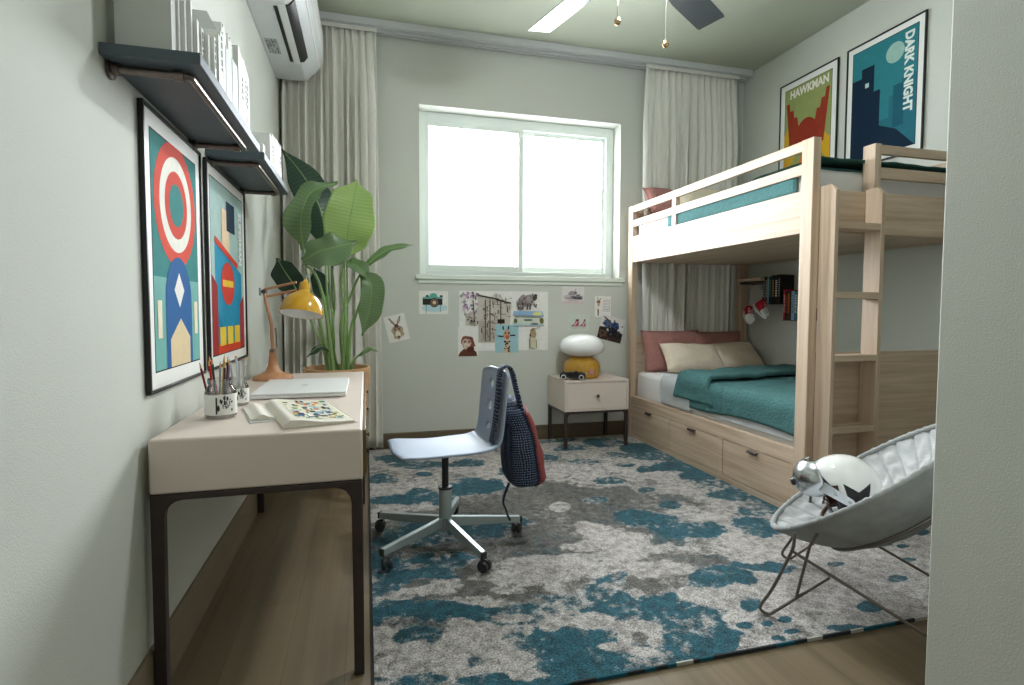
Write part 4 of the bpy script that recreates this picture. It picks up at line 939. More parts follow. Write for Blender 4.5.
# ------------------------------------------------------------------ shelves inside the lower bunk (right wall)
t = thing('wall_shelf', 'small wooden wall shelf with hooks inside the lower bunk', 'shelf', (XR-.001, 4.16, 1.39))
obj('shelf_board', bx((XR-.2,4.02,1.402),(XR-.001,4.34,1.43), M['oakY']), t, bevel=.002)
obj('back_rail', bx((XR-.16,4.03,1.378),(XR-.001,4.33,1.4015), mat('dark_walnut',(62,46,40),.5)), t)
for y in (4.19, 4.07):
    b = MB(); b.tube(smooth_path([(XR-.13,y,1.378),(XR-.13,y,1.35),(XR-.145,y,1.335),(XR-.16,y,1.345),(XR-.162,y,1.357)],4), .004, M['steel'], 8); b.lathe([(.014,0),(.014,.004)], (XR-.13,y,1.3735), M['black'], 14); obj('hook', b, t)
def ledge(y0, y1, z, label):
    t = thing('book_ledge', label, 'shelf', (XR-.001,(y0+y1)/2,z))
    obj('tray', bx((XR-.16,y0,z),(XR-.001,y1,z+.005), M['black']), t); obj('back_plate', bx((XR-.005,y0,z+.0052),(XR-.001,y1,z+.1), M['black']), t)
ledge(3.76,4.05,1.195,'black metal ledge holding the upper row of books in lower bunk'); ledge(3.50,3.80,1.06,'black metal ledge holding the lower row of books in lower bunk')
def bbook(y, th, h, z, rgb, label, title=None, grp=None):
    t = thing('book', label, 'book', (XR-.09, y+th/2, z), group=grp); m_ = pc(rgb, .4); x0 = XR-.150; x1 = XR-.012; c = .002
    b = MB(); b.box((x0,y,z),(x0+c,y+th,z+h), m_); b.box((x0+c,y,z),(x1,y+c,z+h), m_); b.box((x0+c,y+th-c,z),(x1,y+th,z+h), m_); obj('cover', b, t)
    obj('page_block', bx((x0+c+.0005,y+c+.0003,z+.003),(x1-.003,y+th-c-.0003,z+h-.003), M['pages']), t)
    if title:
        b = MB(); rnd = random.Random(int(y*777)); zz = z+h*.25
        while zz < z+h*.85: l = rnd.uniform(.008,.02); b.box((x0-.0006,y+th*.25,zz),(x0,y+th*.75,zz+l), pc(title)); zz += l+.007
        obj('spine_marks', b, t)
rows = [(.03,.235,(34,38,58),'dark navy book, window end of the upper book row',(150,150,150)),(.024,.23,(24,26,28),'black book, second from the window end, upper row',(180,170,150)),(.018,.228,(120,160,170),'slim pale blue book in the upper book row',None),(.03,.232,(26,40,46),'dark teal black book right of the pale blue one',(90,120,120)),(.034,.24,(30,26,24),'brown black book with gold marks, upper book row',(170,130,70)),(.04,.24,(26,26,28),'black thick book near end, upper book row',(200,200,196)),(.024,.242,(36,34,36),'charcoal book last at the near end, upper book row',(150,150,150))]
y = 4.045
for th, h, c, d, ti in rows: y -= th+.0015; bbook(y, th, h, 1.2005, c, d, ti)
rows = [(.018,.25,(176,36,56),'crimson book, window end of the lower book row',(230,180,180)),(.02,.24,(38,28,26),'dark brown book next to the crimson one, lower row',(150,90,50)),(.032,.235,(70,44,30),'brown book with orange marks in lower book row',(200,110,50)),(.012,.23,(60,36,40),'slim maroon book in the lower book row',None),(.03,.235,(140,176,196),'pale blue book in the lower book row',(90,120,150)),(.028,.235,(70,120,134),'teal book beside the pale blue one, lower row',(200,210,210)),(.03,.22,(60,90,110),'slate blue book, near end of lower row',(210,210,210))]
y = 3.795
for th, h, c, d, ti in rows: y -= th+.0015; bbook(y, th, h, 1.0655, c, d, ti)
def bootie(loc, rz, label, top, tilt):
    t = thing('baby_sneaker', label, 'shoe', (0,0,0), group='hanging baby sneakers')
    rm = pc((176,30,48), .6); b = MB()
    # sole outline rings
    def sec(x, w, z0, z1, n=12):
        return [Vector((x, w*math.cos(2*PI*k/n)*1.0, (z0+z1)/2+(z1-z0)/2*math.sin(2*PI*k/n))) for k in range(n)]
    S = [sec(-.052,.012,.008,.03), sec(-.045,.022,.003,.06), sec(-.03,.026,.002,.075), sec(-.008,.027,.002,.07), sec(.012,.028,.002,.045)]
    vs = [v for s in S for v in s]; n = 12
    fs = [(i*n+k, i*n+(k+1) % n, (i+1)*n+(k+1) % n, (i+1)*n+k) for i in range(len(S)-1) for k in range(n)]+[tuple(range(n))[::-1], tuple((len(S)-1)*n+k for k in range(n))]
    b.add(vs, fs, rm); obj('upper', b, t, label='red canvas upper')
    b = MB(); S = [sec(.0115,.0285,.002,.045), sec(.03,.03,.002,.038), sec(.045,.027,.002,.034), sec(.055,.016,.004,.026), sec(.058,.005,.01,.018)]
    vs = [v for s in S for v in s]; fs = [(i*n+k, i*n+(k+1) % n, (i+1)*n+(k+1) % n, (i+1)*n+k) for i in range(len(S)-1) for k in range(n)]+[tuple(range(n))[::-1], tuple((len(S)-1)*n+k for k in range(n))]
    b.add(vs, fs, M['white']); obj('toe_cap', b, t, label='white toe cap')
    b = MB(); b.prism(arc(0,0,.062,.031,n=28), (0,0,-.004), (1,0,0), (0,1,0), (0,0,.008), M['white']); obj('sole', b, t, bevel=.002, label='white sole')
    b = MB()
    for k in range(4): b.tube([(-.012+.008*k,-.016,.068-.007*k),(-.008+.008*k,.016,.066-.007*k)], .0022, M['white'], 6)
    obj('laces', b, t)
    b = MB(); loc = Vector(loc)
    t.location = loc; t.rotation_euler = (tilt, R(48), rz); t.scale = (1.4,1.4,1.4)
    q = Matrix.LocRotScale(t.location, t.rotation_euler, t.scale) @ Vector((-.02,0,.072))
    b.tube(smooth_path([q, q.lerp(Vector(top), .5)+Vector((.0,0,-.006)), Vector(top)], 5), .0018, M['white'], 6); obj('hanging_lace', b, t)
bootie((XR-.175,4.19,1.085), R(-110), 'red and white baby sneaker hanging lower, toward the window', (XR-.15,4.19,1.335), R(0))
bootie((XR-.17,4.05,1.135), R(-70), 'red and white baby sneaker hanging higher, next to the books', (XR-.15,4.075,1.335), R(0))

# ------------------------------------------------------------------ ceiling fan
HC = Vector((1.226, 2.33, 2.785)); t = thing('ceiling_fan', 'grey-bladed ceiling fan with two pull chains in room centre', 'ceiling fan', Vector((HC.x, HC.y, ZC-.002)))
b = MB(); b.lathe([(.075,0),(.07,-.03),(.03,-.06),(.014,-.065)][::-1], (HC.x,HC.y,ZC-.001), M['steel'], 32); obj('canopy', b, t)
b = MB(); b.tube([(HC.x,HC.y,ZC-.06),(HC.x,HC.y,HC.z+.13)], .013, M['steel'], 16); obj('downrod', b, t)
b = MB(); b.lathe([(.05,-.07),(.10,-.055),(.13,-.02),(.135,.04),(.12,.09),(.07,.12),(.03,.135)], HC+Vector((0,0,.0)), M['steel'], 40); obj('motor_housing', b, t)
m_, nt_, b_ = newmat('bowl_fill_glow'); b_.inputs['Base Color'].default_value = (1,1,1,1); b_.inputs['Emission Color'].default_value = (.92,.97,1,1); b_.inputs['Emission Strength'].default_value = E_BOWL_FILL
b = MB(); b.lathe([(.098,-.071),(.105,-.08),(.1,-.105),(.08,-.128),(.045,-.142),(.001,-.146)][::-1], HC, m_, 36); obj('fill_bowl', b, t, label='added glowing white bowl for fill light')  # bowl added under the fan to brighten the room, not a known lamp
for k in range(5):
    a = R(33.5+72*k); rot = Matrix.Rotation(a,4,'Z') @ Matrix.Rotation(R(-10),4,'X')
    b = MB(); w0, w1 = .058, .078
    po = [(.24,-w0),(.5,-w1),(.82,-w1),(.845,-w1*.93),(.84,-w1*.8),(.84,w1*.8),(.845,w1*.93),(.82,w1),(.5,w1),(.24,w0)]
    b.prism(po, (0,0,-.003), (1,0,0), (0,1,0), (0,0,.006), M['fan']); b.v = [rot @ v + HC for v in b.v]; bl = obj('fan_blade', b, t, bevel=.0015)
    b = MB(); b.prism([(.12,-.02),(.2,-.015),(.3,-.04),(.3,.04),(.2,.015),(.12,.02)], (0,0,.0035), (1,0,0), (0,1,0), (0,0,.005), M['steel']); b.v = [rot @ v + HC for v in b.v]; obj('blade_bracket', b, bl)
for x, z in ((-.108, 2.455), (.138, 2.385)):
    b = MB(); b.tube([HC+Vector((x*.8,0,-.04)), Vector((HC.x+x,HC.y,HC.z-.1)), Vector((HC.x+x,HC.y,z+.012))], .0018, M['wire'], 6); ch = obj('pull_chain', b, t)
    b = MB(); b.lathe([(.001,-.017),(.011,-.013),(.0165,0),(.011,.013),(.001,.017)], (HC.x+x,HC.y,z), M['chainball'], 20); obj('chain_pull', b, ch)

# ------------------------------------------------------------------ office chair
RG = .0125+.004
t = thing('desk_chair', 'pale blue moulded swivel desk chair on silver five-star base', 'chair', (0,0,0))
O0 = Vector((0,0,0))
b = MB(); b.lathe([(.029,.06),(.031,.065),(.031,.262),(.029,.268)], O0, M['steel'], 28); obj('column', b, t)
b = MB(); b.lathe([(.034,.2625),(.034,.274),(.02,.276)], O0, M['rubber'], 28); b.lathe([(.0165,.2755),(.0165,.44)], O0, M['rubber'], 20); obj('gas_lift', b, t, label='black gas lift')
b = MB(); b.box((-.09,-.06,.438),(.09,.06,.452), M['rubber']); obj('seat_plate', b, t, bevel=.003)
for k in range(5):
    a = R(70-6.5+72*k-72*2); rot = Matrix.Rotation(a,4,'Z')
    b = MB()
    hw = .0125; vs = []
    for (x, zt, zb) in ((.026,.125,.075),(.375,.092,.062)):
        for y in (-hw,hw): vs += [rot @ Vector((x,y,zt)), rot @ Vector((x,y,zb))]
    b.add(vs, [(0,2,3,1),(4,5,7,6),(0,4,6,2),(1,3,7,5),(0,1,5,4),(2,6,7,3)], M['steel'], False); lg = obj('base_leg', b, t, bevel=.003)
    b = MB(); b.box((.3755,-hw-.001,.061),(.384,hw+.001,.093), M['rubber'], rot); obj('end_cap', b, lg, bevel=.002)
    e = rot @ Vector((.355,0,0)); cr = Matrix.Translation(e) @ Matrix.Rotation(a+R(35*((k % 3)-1)+60),4,'Z')
    b = MB()
    for y in (-.013,.013): b.lathe([(.012,-.009),(.024,-.009),(.0265,-.005),(.0265,.005),(.024,.009),(.012,.009)], (0,0,0), M['rubber'], 24, cr @ Matrix.Translation((.018,y,.0268)) @ Matrix.Rotation(PI/2,4,'X'))
    cs = obj('castor', b, t, label='black twin-wheel castor')
    b = MB(); b.prism([(.0,.03)]+arc(.018,.0268,.03,.03,20,160,10)+[(.0,.05)][:0], (0,-.0035,0), (1,0,0), (0,0,1), (0,.007,0), M['rubber']); b.v = [cr @ v for v in b.v]
    b.tube([cr @ Vector((0,0,.04)), cr @ Vector((0,0,.0655))], .005, M['steel'], 8); obj('castor_fork', b, cs)
# plywood shell: seat and back
sw = .2
def seat_fn(u, v):
    a = u*2-1; x = .245-.50*(1-0)+.0 ; 
    s = v # 0 front .. 1 back
    x = -.25+.455*s
    wv = sw*(1-.10*math.sin(PI*s)**2-.08*max(0, .12-s)/.12 - .15*max(0,(s-.7)/.3))
    z = .468+.012*a*a*(1-.4*s)-.010*math.sin(PI*s)+.012*max(0,(s-.85)/.15)**2-.006*max(0,(.1-s)/.1)**2
    return Vector((x-.015*(1-a*a)*(1-s)*0-.02*math.cos(a*PI)*max(0,.3-s), a*wv, z))
b = MB(); b.grid(24, 30, seat_fn, M['chairblue'], uv=False); obj('seat', b, t, solid=.011)
# back with three holes along its centre, cut as grid cells replaced by rings
NB = 44; NA = 28
prof = smooth_path([(.2,0,.47),(.228,0,.50),(.242,0,.56),(.252,0,.66),(.262,0,.76),(.272,0,.84)], 10)
def back_pt(a, s):
    i = s*(len(prof)-1); k = min(len(prof)-2, int(i)); p = prof[k].lerp(prof[k+1], i-k)
    w = .17*(1-.0*s); w *= 1-.55*max(0,(s-.93)/.07)**2.2
    return Vector((p.x-.008*a*a, a*w, p.z))
b = MB(); vs = []; idx = {}
holes = [(.22,.80),(.22,.58),(.22,.36)]
def hole_at(a, s):
    for ha, hs in holes:
        da, ds = (a-ha)*.17, (s-hs)*.40
        if math.hypot(da, ds) < .0215: return (ha, hs, da, ds)
    return None
for j in range(NB+1):
    for i in range(NA+1):
        a, s = i/NA*2-1, j/NB
        # snap vertices near a hole's rim onto the rim
        for ha, hs in holes:
            da, ds = (a-ha)*.17*.62, (s-hs)*.40; r_ = math.hypot(da, ds)
            if .013 < r_ < .0235: a = ha+da/r_*.0175/.17/.62; s = hs+ds/r_*.0175/.40
        idx[(i,j)] = len(vs); vs.append(back_pt(a, s)); 
cent = lambda i,j: ((i+.5)/NA*2-1, (j+.5)/NB)
fs = []
for j in range(NB):
    for i in range(NA):
        a, s = cent(i,j); inside = any(math.hypot((a-ha)*.17*.62, (s-hs)*.40) < .0168 for ha, hs in holes)
        if not inside: fs.append((idx[(i,j)], idx[(i+1,j)], idx[(i+1,j+1)], idx[(i,j+1)]))
b.add(vs, fs, M['chairblue']); obj('backrest', b, t, solid=.011)
b = MB()
for y in (-.05,.05): b.tube(smooth_path([(.06,y,.446),(.19,y,.45),(.245,y,.475),(.268,y,.54),(.27,y,.6)],5), .009, M['steel'], 10)
obj('back_bracket', b, t)
t.location = (.365,2.60,RG); t.rotation_euler = (0,0,R(8)); chair_m = Matrix.LocRotScale(t.location, t.rotation_euler, None)

# backpack hanging behind the chair back --------------------------------------
t = thing('backpack', 'navy white-dotted backpack with rust panel hanging on the desk chair back', 'backpack', (0,0,0))
def pack(u, v, inset=0, x0=-.085, x1=.10):
    th = 2*PI*u; s = v  # s 0 bottom 1 top
    z = .0+.45*s
    hy = .19*(1-.2*s)*(min(1, (s+.02)*9)**.5 if s < .1 else 1)*(max(0,1-((s-.82)/.18)**2.4)**.5 if s > .82 else 1)
    hx = .104*(1-.40*s)*(min(1, (s+.03)*7)**.5 if s < .12 else 1)*(max(0,1-((s-.8)/.2)**2.2)**.5 if s > .8 else 1)
    c, sn = math.cos(th), math.sin(th); p = 2/3.0
    x = math.copysign(abs(c)**p, c)*hx; y = math.copysign(abs(sn)**p, sn)*hy
    x += .02*math.sin(s*PI)-.03*s*0+.012*noise.noise(Vector((x*12,y*12,z*9))); y += .01*noise.noise(Vector((x*9+4,y*9,z*12)))
    return Vector((x+.02-.05*s, y, z))
b = MB(); vs = []; n, mm = 44, 34
for j in range(mm+1):
    for i in range(n): vs.append(pack(i/n, j/mm))
fs = [(j*n+i, j*n+(i+1) % n, (j+1)*n+(i+1) % n, (j+1)*n+i) for j in range(mm) for i in range(n)]+[tuple(range(n))[::-1], tuple(mm*n+i for i in range(n))]
fs = []; uvl = []; vs = []
for j in range(mm+1):
    for i in range(n+1): vs.append(pack((i % n)/n, j/mm)); uvl.append((i/n*.95, j/mm*.45))
fs = [(j*(n+1)+i, j*(n+1)+i+1, (j+1)*(n+1)+i+1, (j+1)*(n+1)+i) for j in range(mm) for i in range(n)]+[tuple(range(n))[::-1], tuple(mm*(n+1)+i for i in range(n))]
b.add(vs, fs, M['navy'], True, uvl); obj('bag_body', b, t, angle=80)
# rust front panel, a shell just off the outer face
b = MB()
def rp(u, v):
    q = pack((-.17+.30*u) % 1, .05+.80*v); return q+Vector((.006,0,0))
b.grid(16, 22, rp, M['red']); b.uv = {k_: (v_[0]*.3, v_[1]*.38) for k_, v_ in b.uv.items()}; obj('front_panel', b, t, solid=.01, label='rust dotted front panel')
b = MB(); b.tube([pack((-.18) % 1, .04+.82*k/20)+Vector((.005,-.003,0)) for k in range(21)], .004, M['navyplain'], 6); obj('piping', b, t); b = MB(); b.tube([pack(.14, .04+.82*k/20)+Vector((.005,.003,0)) for k in range(21)], .004, M['navyplain'], 6); obj('piping', b, t)
def strap(pts, w, name='shoulder_strap', m='navyplain'):
    P = smooth_path(pts, 7); b = MB(); vs = []
    for i, p in enumerate(P): vs += [p+Vector((0,-w/2,0)), p+Vector((0,w/2,0))]
    b.add(vs, [(2*i,2*i+1,2*i+3,2*i+2) for i in range(len(P)-1)], M[m]); return obj(name, b, t, solid=.009)
b = MB(); b.tube(smooth_path([(-.03,-.12,.40),(-.05,-.14,.30),(-.06,-.145,.18),(-.05,-.14,.06)],6), .013, M['navyplain'], 8); obj('side_seam', b, t)
b = MB(); b.tube(smooth_path([(-.03,-.03,.415),(-.035,-.02,.45),(-.03,0,.462),(-.03,.03,.415)],6), .008, M['navyplain'], 8); obj('grab_loop', b, t)
strap([(-.06,-.12,.04),(-.085,-.125,-.01),(-.095,-.125,-.05),(-.085,-.125,-.085)], .022, 'strap_tail'); strap([(-.085,-.125,-.083),(-.08,-.128,-.11),(-.068,-.125,-.14)], .026, 'strap_tail')
b = MB(); b.lathe([(.001,.03),(.012,.04),(.009,.05)], (0,0,0), M['white'], 10); 
b = MB(); b.box((.098,-.10,.315),(.102,-.08,.325), M['white']); 
t.location = chair_m @ Vector((.382,-.015,.25)); t.rotation_euler = (0,R(-4),R(-8))
y = -.118
P = smooth_path([chair_m @ Vector(q) for q in ((.35,y,.64),(.318,y,.76),(.30,y,.83),(.277,y,.858),(.25,y,.852),(.236,y,.82),(.226,y,.7),(.212,y,.58),(.2,y,.52),(.196,y,.495))], 7)
dv = (chair_m.to_3x3() @ Vector((0,1,0)))*.026; b = MB(); vs = []
for p in P: vs += [p-dv, p+dv]
b.add(vs, [(2*i,2*i+1,2*i+3,2*i+2) for i in range(len(P)-1)], M['navy'], True, [(.052*(i % 2), i//2*.012) for i in range(len(vs))]); obj('shoulder_strap', b, t, solid=.009)
# ------------------------------------------------------------------ saucer chair
SC = Vector((1.872, 1.665, .500)); SF = Vector((-.644,.765,0)); tl = .655; SR = .40
ez = SF*math.sin(tl)+Vector((0,0,math.cos(tl))); ex = SF*math.cos(tl)-Vector((0,0,math.sin(tl))); ey = ez.cross(ex)
SM = Matrix(((ex.x,ey.x,ez.x,SC.x),(ex.y,ey.y,ez.y,SC.y),(ex.z,ey.z,ez.z,SC.z),(0,0,0,1)))
t = thing('saucer_chair', 'grey velvet quilted saucer chair on thin steel rod legs by the hall wall', 'chair', (SC.x, SC.y, .012))
DEP = .215
def bowl(r, off=0): return -DEP*(1-(r/SR)**2.3)+off
NS = 30
def inner(u, v):
    th = 2*PI*u; r = SR*(.02+.955*v); ch = abs(math.sin(th*NS/2))
    pf = (.012*ch**.4-.009)*min(1, v*2.2)
    wr = .006*noise.noise(Vector((math.cos(th)*9, math.sin(th)*9, v*26)))+.005*math.sin(v*46+2.2*math.sin(th*NS/2)+noise.noise(Vector((th*3,v*3,0)))*5)*min(1,v*2)*ch
    return SM @ Vector((r*math.cos(th), r*math.sin(th), bowl(r,.016)+pf+wr))
b = MB(); b.grid(NS*12, 40, inner, M['velvet_in'], uv=False); obj('quilted_seat', b, t, angle=70, label='quilted pale grey inside')
def outer(u, v):
    th = 2*PI*u; r = (SR+.004)*(v); n = noise.noise(Vector((math.cos(th)*6*v, math.sin(th)*6*v, 3)))*.004
    return SM @ Vector((r*math.cos(th), r*math.sin(th), bowl(min(r,SR),-.016*(1-v**6))+n*(1-v**4)))
b = MB(); b.grid(72, 24, outer, M['grey_velvet'], uv=False); obj('shell', b, t)
ring = [SM @ Vector(((SR-.008)*math.cos(2*PI*k/160), (SR-.008)*math.sin(2*PI*k/160), .004+.0015*math.sin(k*2.9))) for k in range(160)]
b = MB(); b.tube(ring, [.0115+.0016*math.sin(k*2.3) for k in range(160)], M['grey_velvet'], 10, closed=True); obj('rim_piping', b, t)
F1 = Vector((1.431,1.664,0)); F2 = Vector((1.845,2.022,0)); dd = -SF
for F in (F1, F2):
    def q(u, z): return F+dd*u+Vector((0,0,z))
    r = .0058
    b = MB(); b.tube(smooth_path([q(.087,.345),q(.087,.32),q(.078,.27),q(.02,.12),q(-.018,.045),q(-.014,.024),q(.01,.0195),q(.03,.036),q(.12,.13),q(.2,.214)],5), r, M['hairpin'], 8); obj('hairpin_leg', b, t)
    b = MB(); b.tube([q(.084,.276),q(.66,.0195),], r, M['hairpin'], 8); obj('leg_rod', b, t)
    b = MB(); b.tube([q(.16,.36),q(.137,.31),q(.098,.108)], r*.9, M['hairpin'], 8); obj('leg_strut', b, t)
    b = MB(); b.tube(smooth_path([q(.66,.0195),q(.672,.03),q(.62,.2),q(.52,.46)],4), r, M['hairpin'], 8); obj('rear_leg', b, t)
ring = [SM @ Vector((.255*math.cos(2*PI*k/60), .255*math.sin(2*PI*k/60), bowl(.255,-.021))) for k in range(60)]
b = MB(); b.tube(ring, .006, M['hairpin'], 8, closed=True); obj('support_ring', b, t)

# ------------------------------------------------------------------ helmet
t = thing('helmet', 'white flight helmet with black star and chrome visor lying in the grey chair', 'helmet', (0,0,0))
HR = .128
def sph(dirv, r=HR, sx=1.08, sz=1.0): d = Vector(dirv).normalized(); return Vector((d.x*r*sx, d.y*r*.96, d.z*r*sz))
b = MB(); NU, NV = 64, 40; vs = []; 
for j in range(NV+1):
    ph = PI*j/NV
    for i in range(NU): th = 2*PI*i/NU; vs.append(sph((math.sin(ph)*math.cos(th), math.sin(ph)*math.sin(th), math.cos(ph))))
fs = []
for j in range(NV):
    for i in range(NU):
        ph = PI*(j+.5)/NV; th = 2*PI*(i+.5)/NU; x, y, z = math.sin(ph)*math.cos(th), math.sin(ph)*math.sin(th), math.cos(ph)
        if (x > .30+.25*max(0,-z-.2) and z < .38) or z < -.72: continue
        fs.append((j*NU+i, (j+1)*NU+i, (j+1)*NU+(i+1) % NU, j*NU+(i+1) % NU))
b.add(vs, fs, M['helmet']); obj('shell', b, t, solid=.006, angle=70)
b = MB()
vs = [v*.93 for v in vs]; fs = []
for j in range(NV):
    for i in range(NU):
        ph = PI*(j+.5)/NV; th = 2*PI*(i+.5)/NU; x, z = math.sin(ph)*math.cos(th), math.cos(ph)
        if (x > .42 and z < .30) or z < -.78: continue
        fs.append((j*NU+i, (j+1)*NU+i, (j+1)*NU+(i+1) % NU, j*NU+(i+1) % NU))
b.add(vs, fs, M['leather']); obj('liner', b, t, solid=.012, angle=70, label='brown leather liner')
# edge trim around the face opening
b = MB()
ep = []
for k in range(60):
    a = 2*PI*k/60; yy = .93*math.cos(a); zz = -.17+.55*math.sin(a); xx = math.sqrt(max(.0, 1-min(1, yy*yy+zz*zz))); 
    yy2 = .90*math.cos(a); ep.append(sph((max(.30, xx*.0+.33), yy2, zz), HR*1.012))
b.tube(ep, .007, M['rubber'], 8, closed=True); obj('edge_trim', b, t)
# visor dome
b = MB(); VC = Vector((.082,0,.058)); 
def vis(u, v):
    th = -PI*.5+PI*u; ph = PI*(.10+.62*v)
    return VC+Vector((.088*math.sin(ph)*math.cos(th), .098*math.sin(ph)*math.sin(th), .082*math.cos(ph)))
b.grid(30, 22, vis, M['chrome'], uv=False); vz = obj('visor', b, t, solid=.004, label='brushed chrome visor')
b = MB(); b.lathe([(.014,0),(.016,.006),(.012,.014),(.001,.016)], VC+Vector((.086,0,.0)), M['rubber'], 18, Matrix.Rotation(PI/2,4,'Y')); obj('visor_knob', b, vz)
for s in (1,-1):
    b = MB(); a0 = VC+Vector((.01,s*.098,-.005)); a1 = Vector((.018,s*.129,-.016)); d_ = (a1-a0); l = d_.length; d_.normalize(); up = Vector((0,s,0)); sd_ = d_.cross(up).normalized()
    po = [(0,-.02),(l-.012,-.016)]+[(l+.016*math.sin(R(a)), -.016*math.cos(R(a))) for a in (20,45,70,90,110,135,160)]+[(l-.012,.016),(0,.02)]
    b.prism(po, a0, d_, sd_, up*.006, M['chrome']); ar = obj('visor_arm', b, t, bevel=.0015)
    for u in (l-.002, l*.45):
        b = MB(); b.lathe([(.006,0),(.006,.003)], a0+d_*u+up*.0062, M['steel'], 12, Matrix.Rotation(-PI/2*s,4,'X')); obj('screw', b, ar)
    # star
    b = MB(); pts = []; c0 = Vector((-.10,.93*s,-.16)).normalized(); e1 = Vector((1,0,0)); e1 = (e1-c0*e1.dot(c0)).normalized(); e2 = c0.cross(e1)*(s)
    for k in range(10):
        rr = .74 if k % 2 == 0 else .285; a = R(90+36*k-14); pts.append((rr*math.cos(a), rr*math.sin(a)))
    vs = []; fs = []
    # subdivide: triangles from centre, each split along 6 steps
    S = 7
    for k in range(10):
        p0, p1 = pts[k], pts[(k+1) % 10]; base = len(vs)
        for i in range(S+1):
            for j in range(i+1):
                f_ = j/i if i else 0; px = (p0[0]*(1-f_)+p1[0]*f_)*i/S; py = (p0[1]*(1-f_)+p1[1]*f_)*i/S
                d = (c0+e1*px+e2*py).normalized(); vs.append(sph(d, HR+.0038))
        ix = lambda i, j: base+i*(i+1)//2+j
        for i in range(S):
            for j in range(i+1):
                fs.append((ix(i,j), ix(i+1,j), ix(i+1,j+1)))
                if j < i: fs.append((ix(i,j), ix(i+1,j+1), ix(i,j+1)))
    b.add(vs, fs, M['black']); obj('star_emblem', b, t, label='black star')
# cheek flap and chin strap
for s in (1,-1):
    b = MB(); b.prism([(-.02,-.04),(.03,-.035),(.062,-.075),(.05,-.118),(.0,-.12),(-.03,-.09)], (0,s*.108,0), (1,0,0), (0,0,1), (0,.012*s,0), M['black']); obj('cheek_flap', b, t, bevel=.004, label='black leather cheek flap')
    b = MB(); b.lathe([(.005,0),(.005,.003)], (.03,s*.1205,-.07), M['steel'], 12, Matrix.Rotation(-PI/2*s,4,'X')); obj('snap_button', b, t)
b = MB(); b.tube(smooth_path([(.045,-.1,-.10),(.09,-.06,-.12),(.1,0,-.125),(.09,.06,-.12),(.045,.1,-.10)],6), .008, M['leather'], 8); obj('chin_strap', b, t)
fw_ = Vector((-.82,.46,-.27)).normalized(); up_ = Vector((.0,0,1)); up_ = (up_-fw_*up_.dot(fw_)).normalized(); yy_ = up_.cross(fw_)
hm = Matrix(((fw_.x,yy_.x,up_.x,0),(fw_.y,yy_.y,up_.y,0),(fw_.z,yy_.z,up_.z,0),(0,0,0,1)))
t.rotation_euler = hm.to_euler(); t.location = (1.872,1.765,.428)

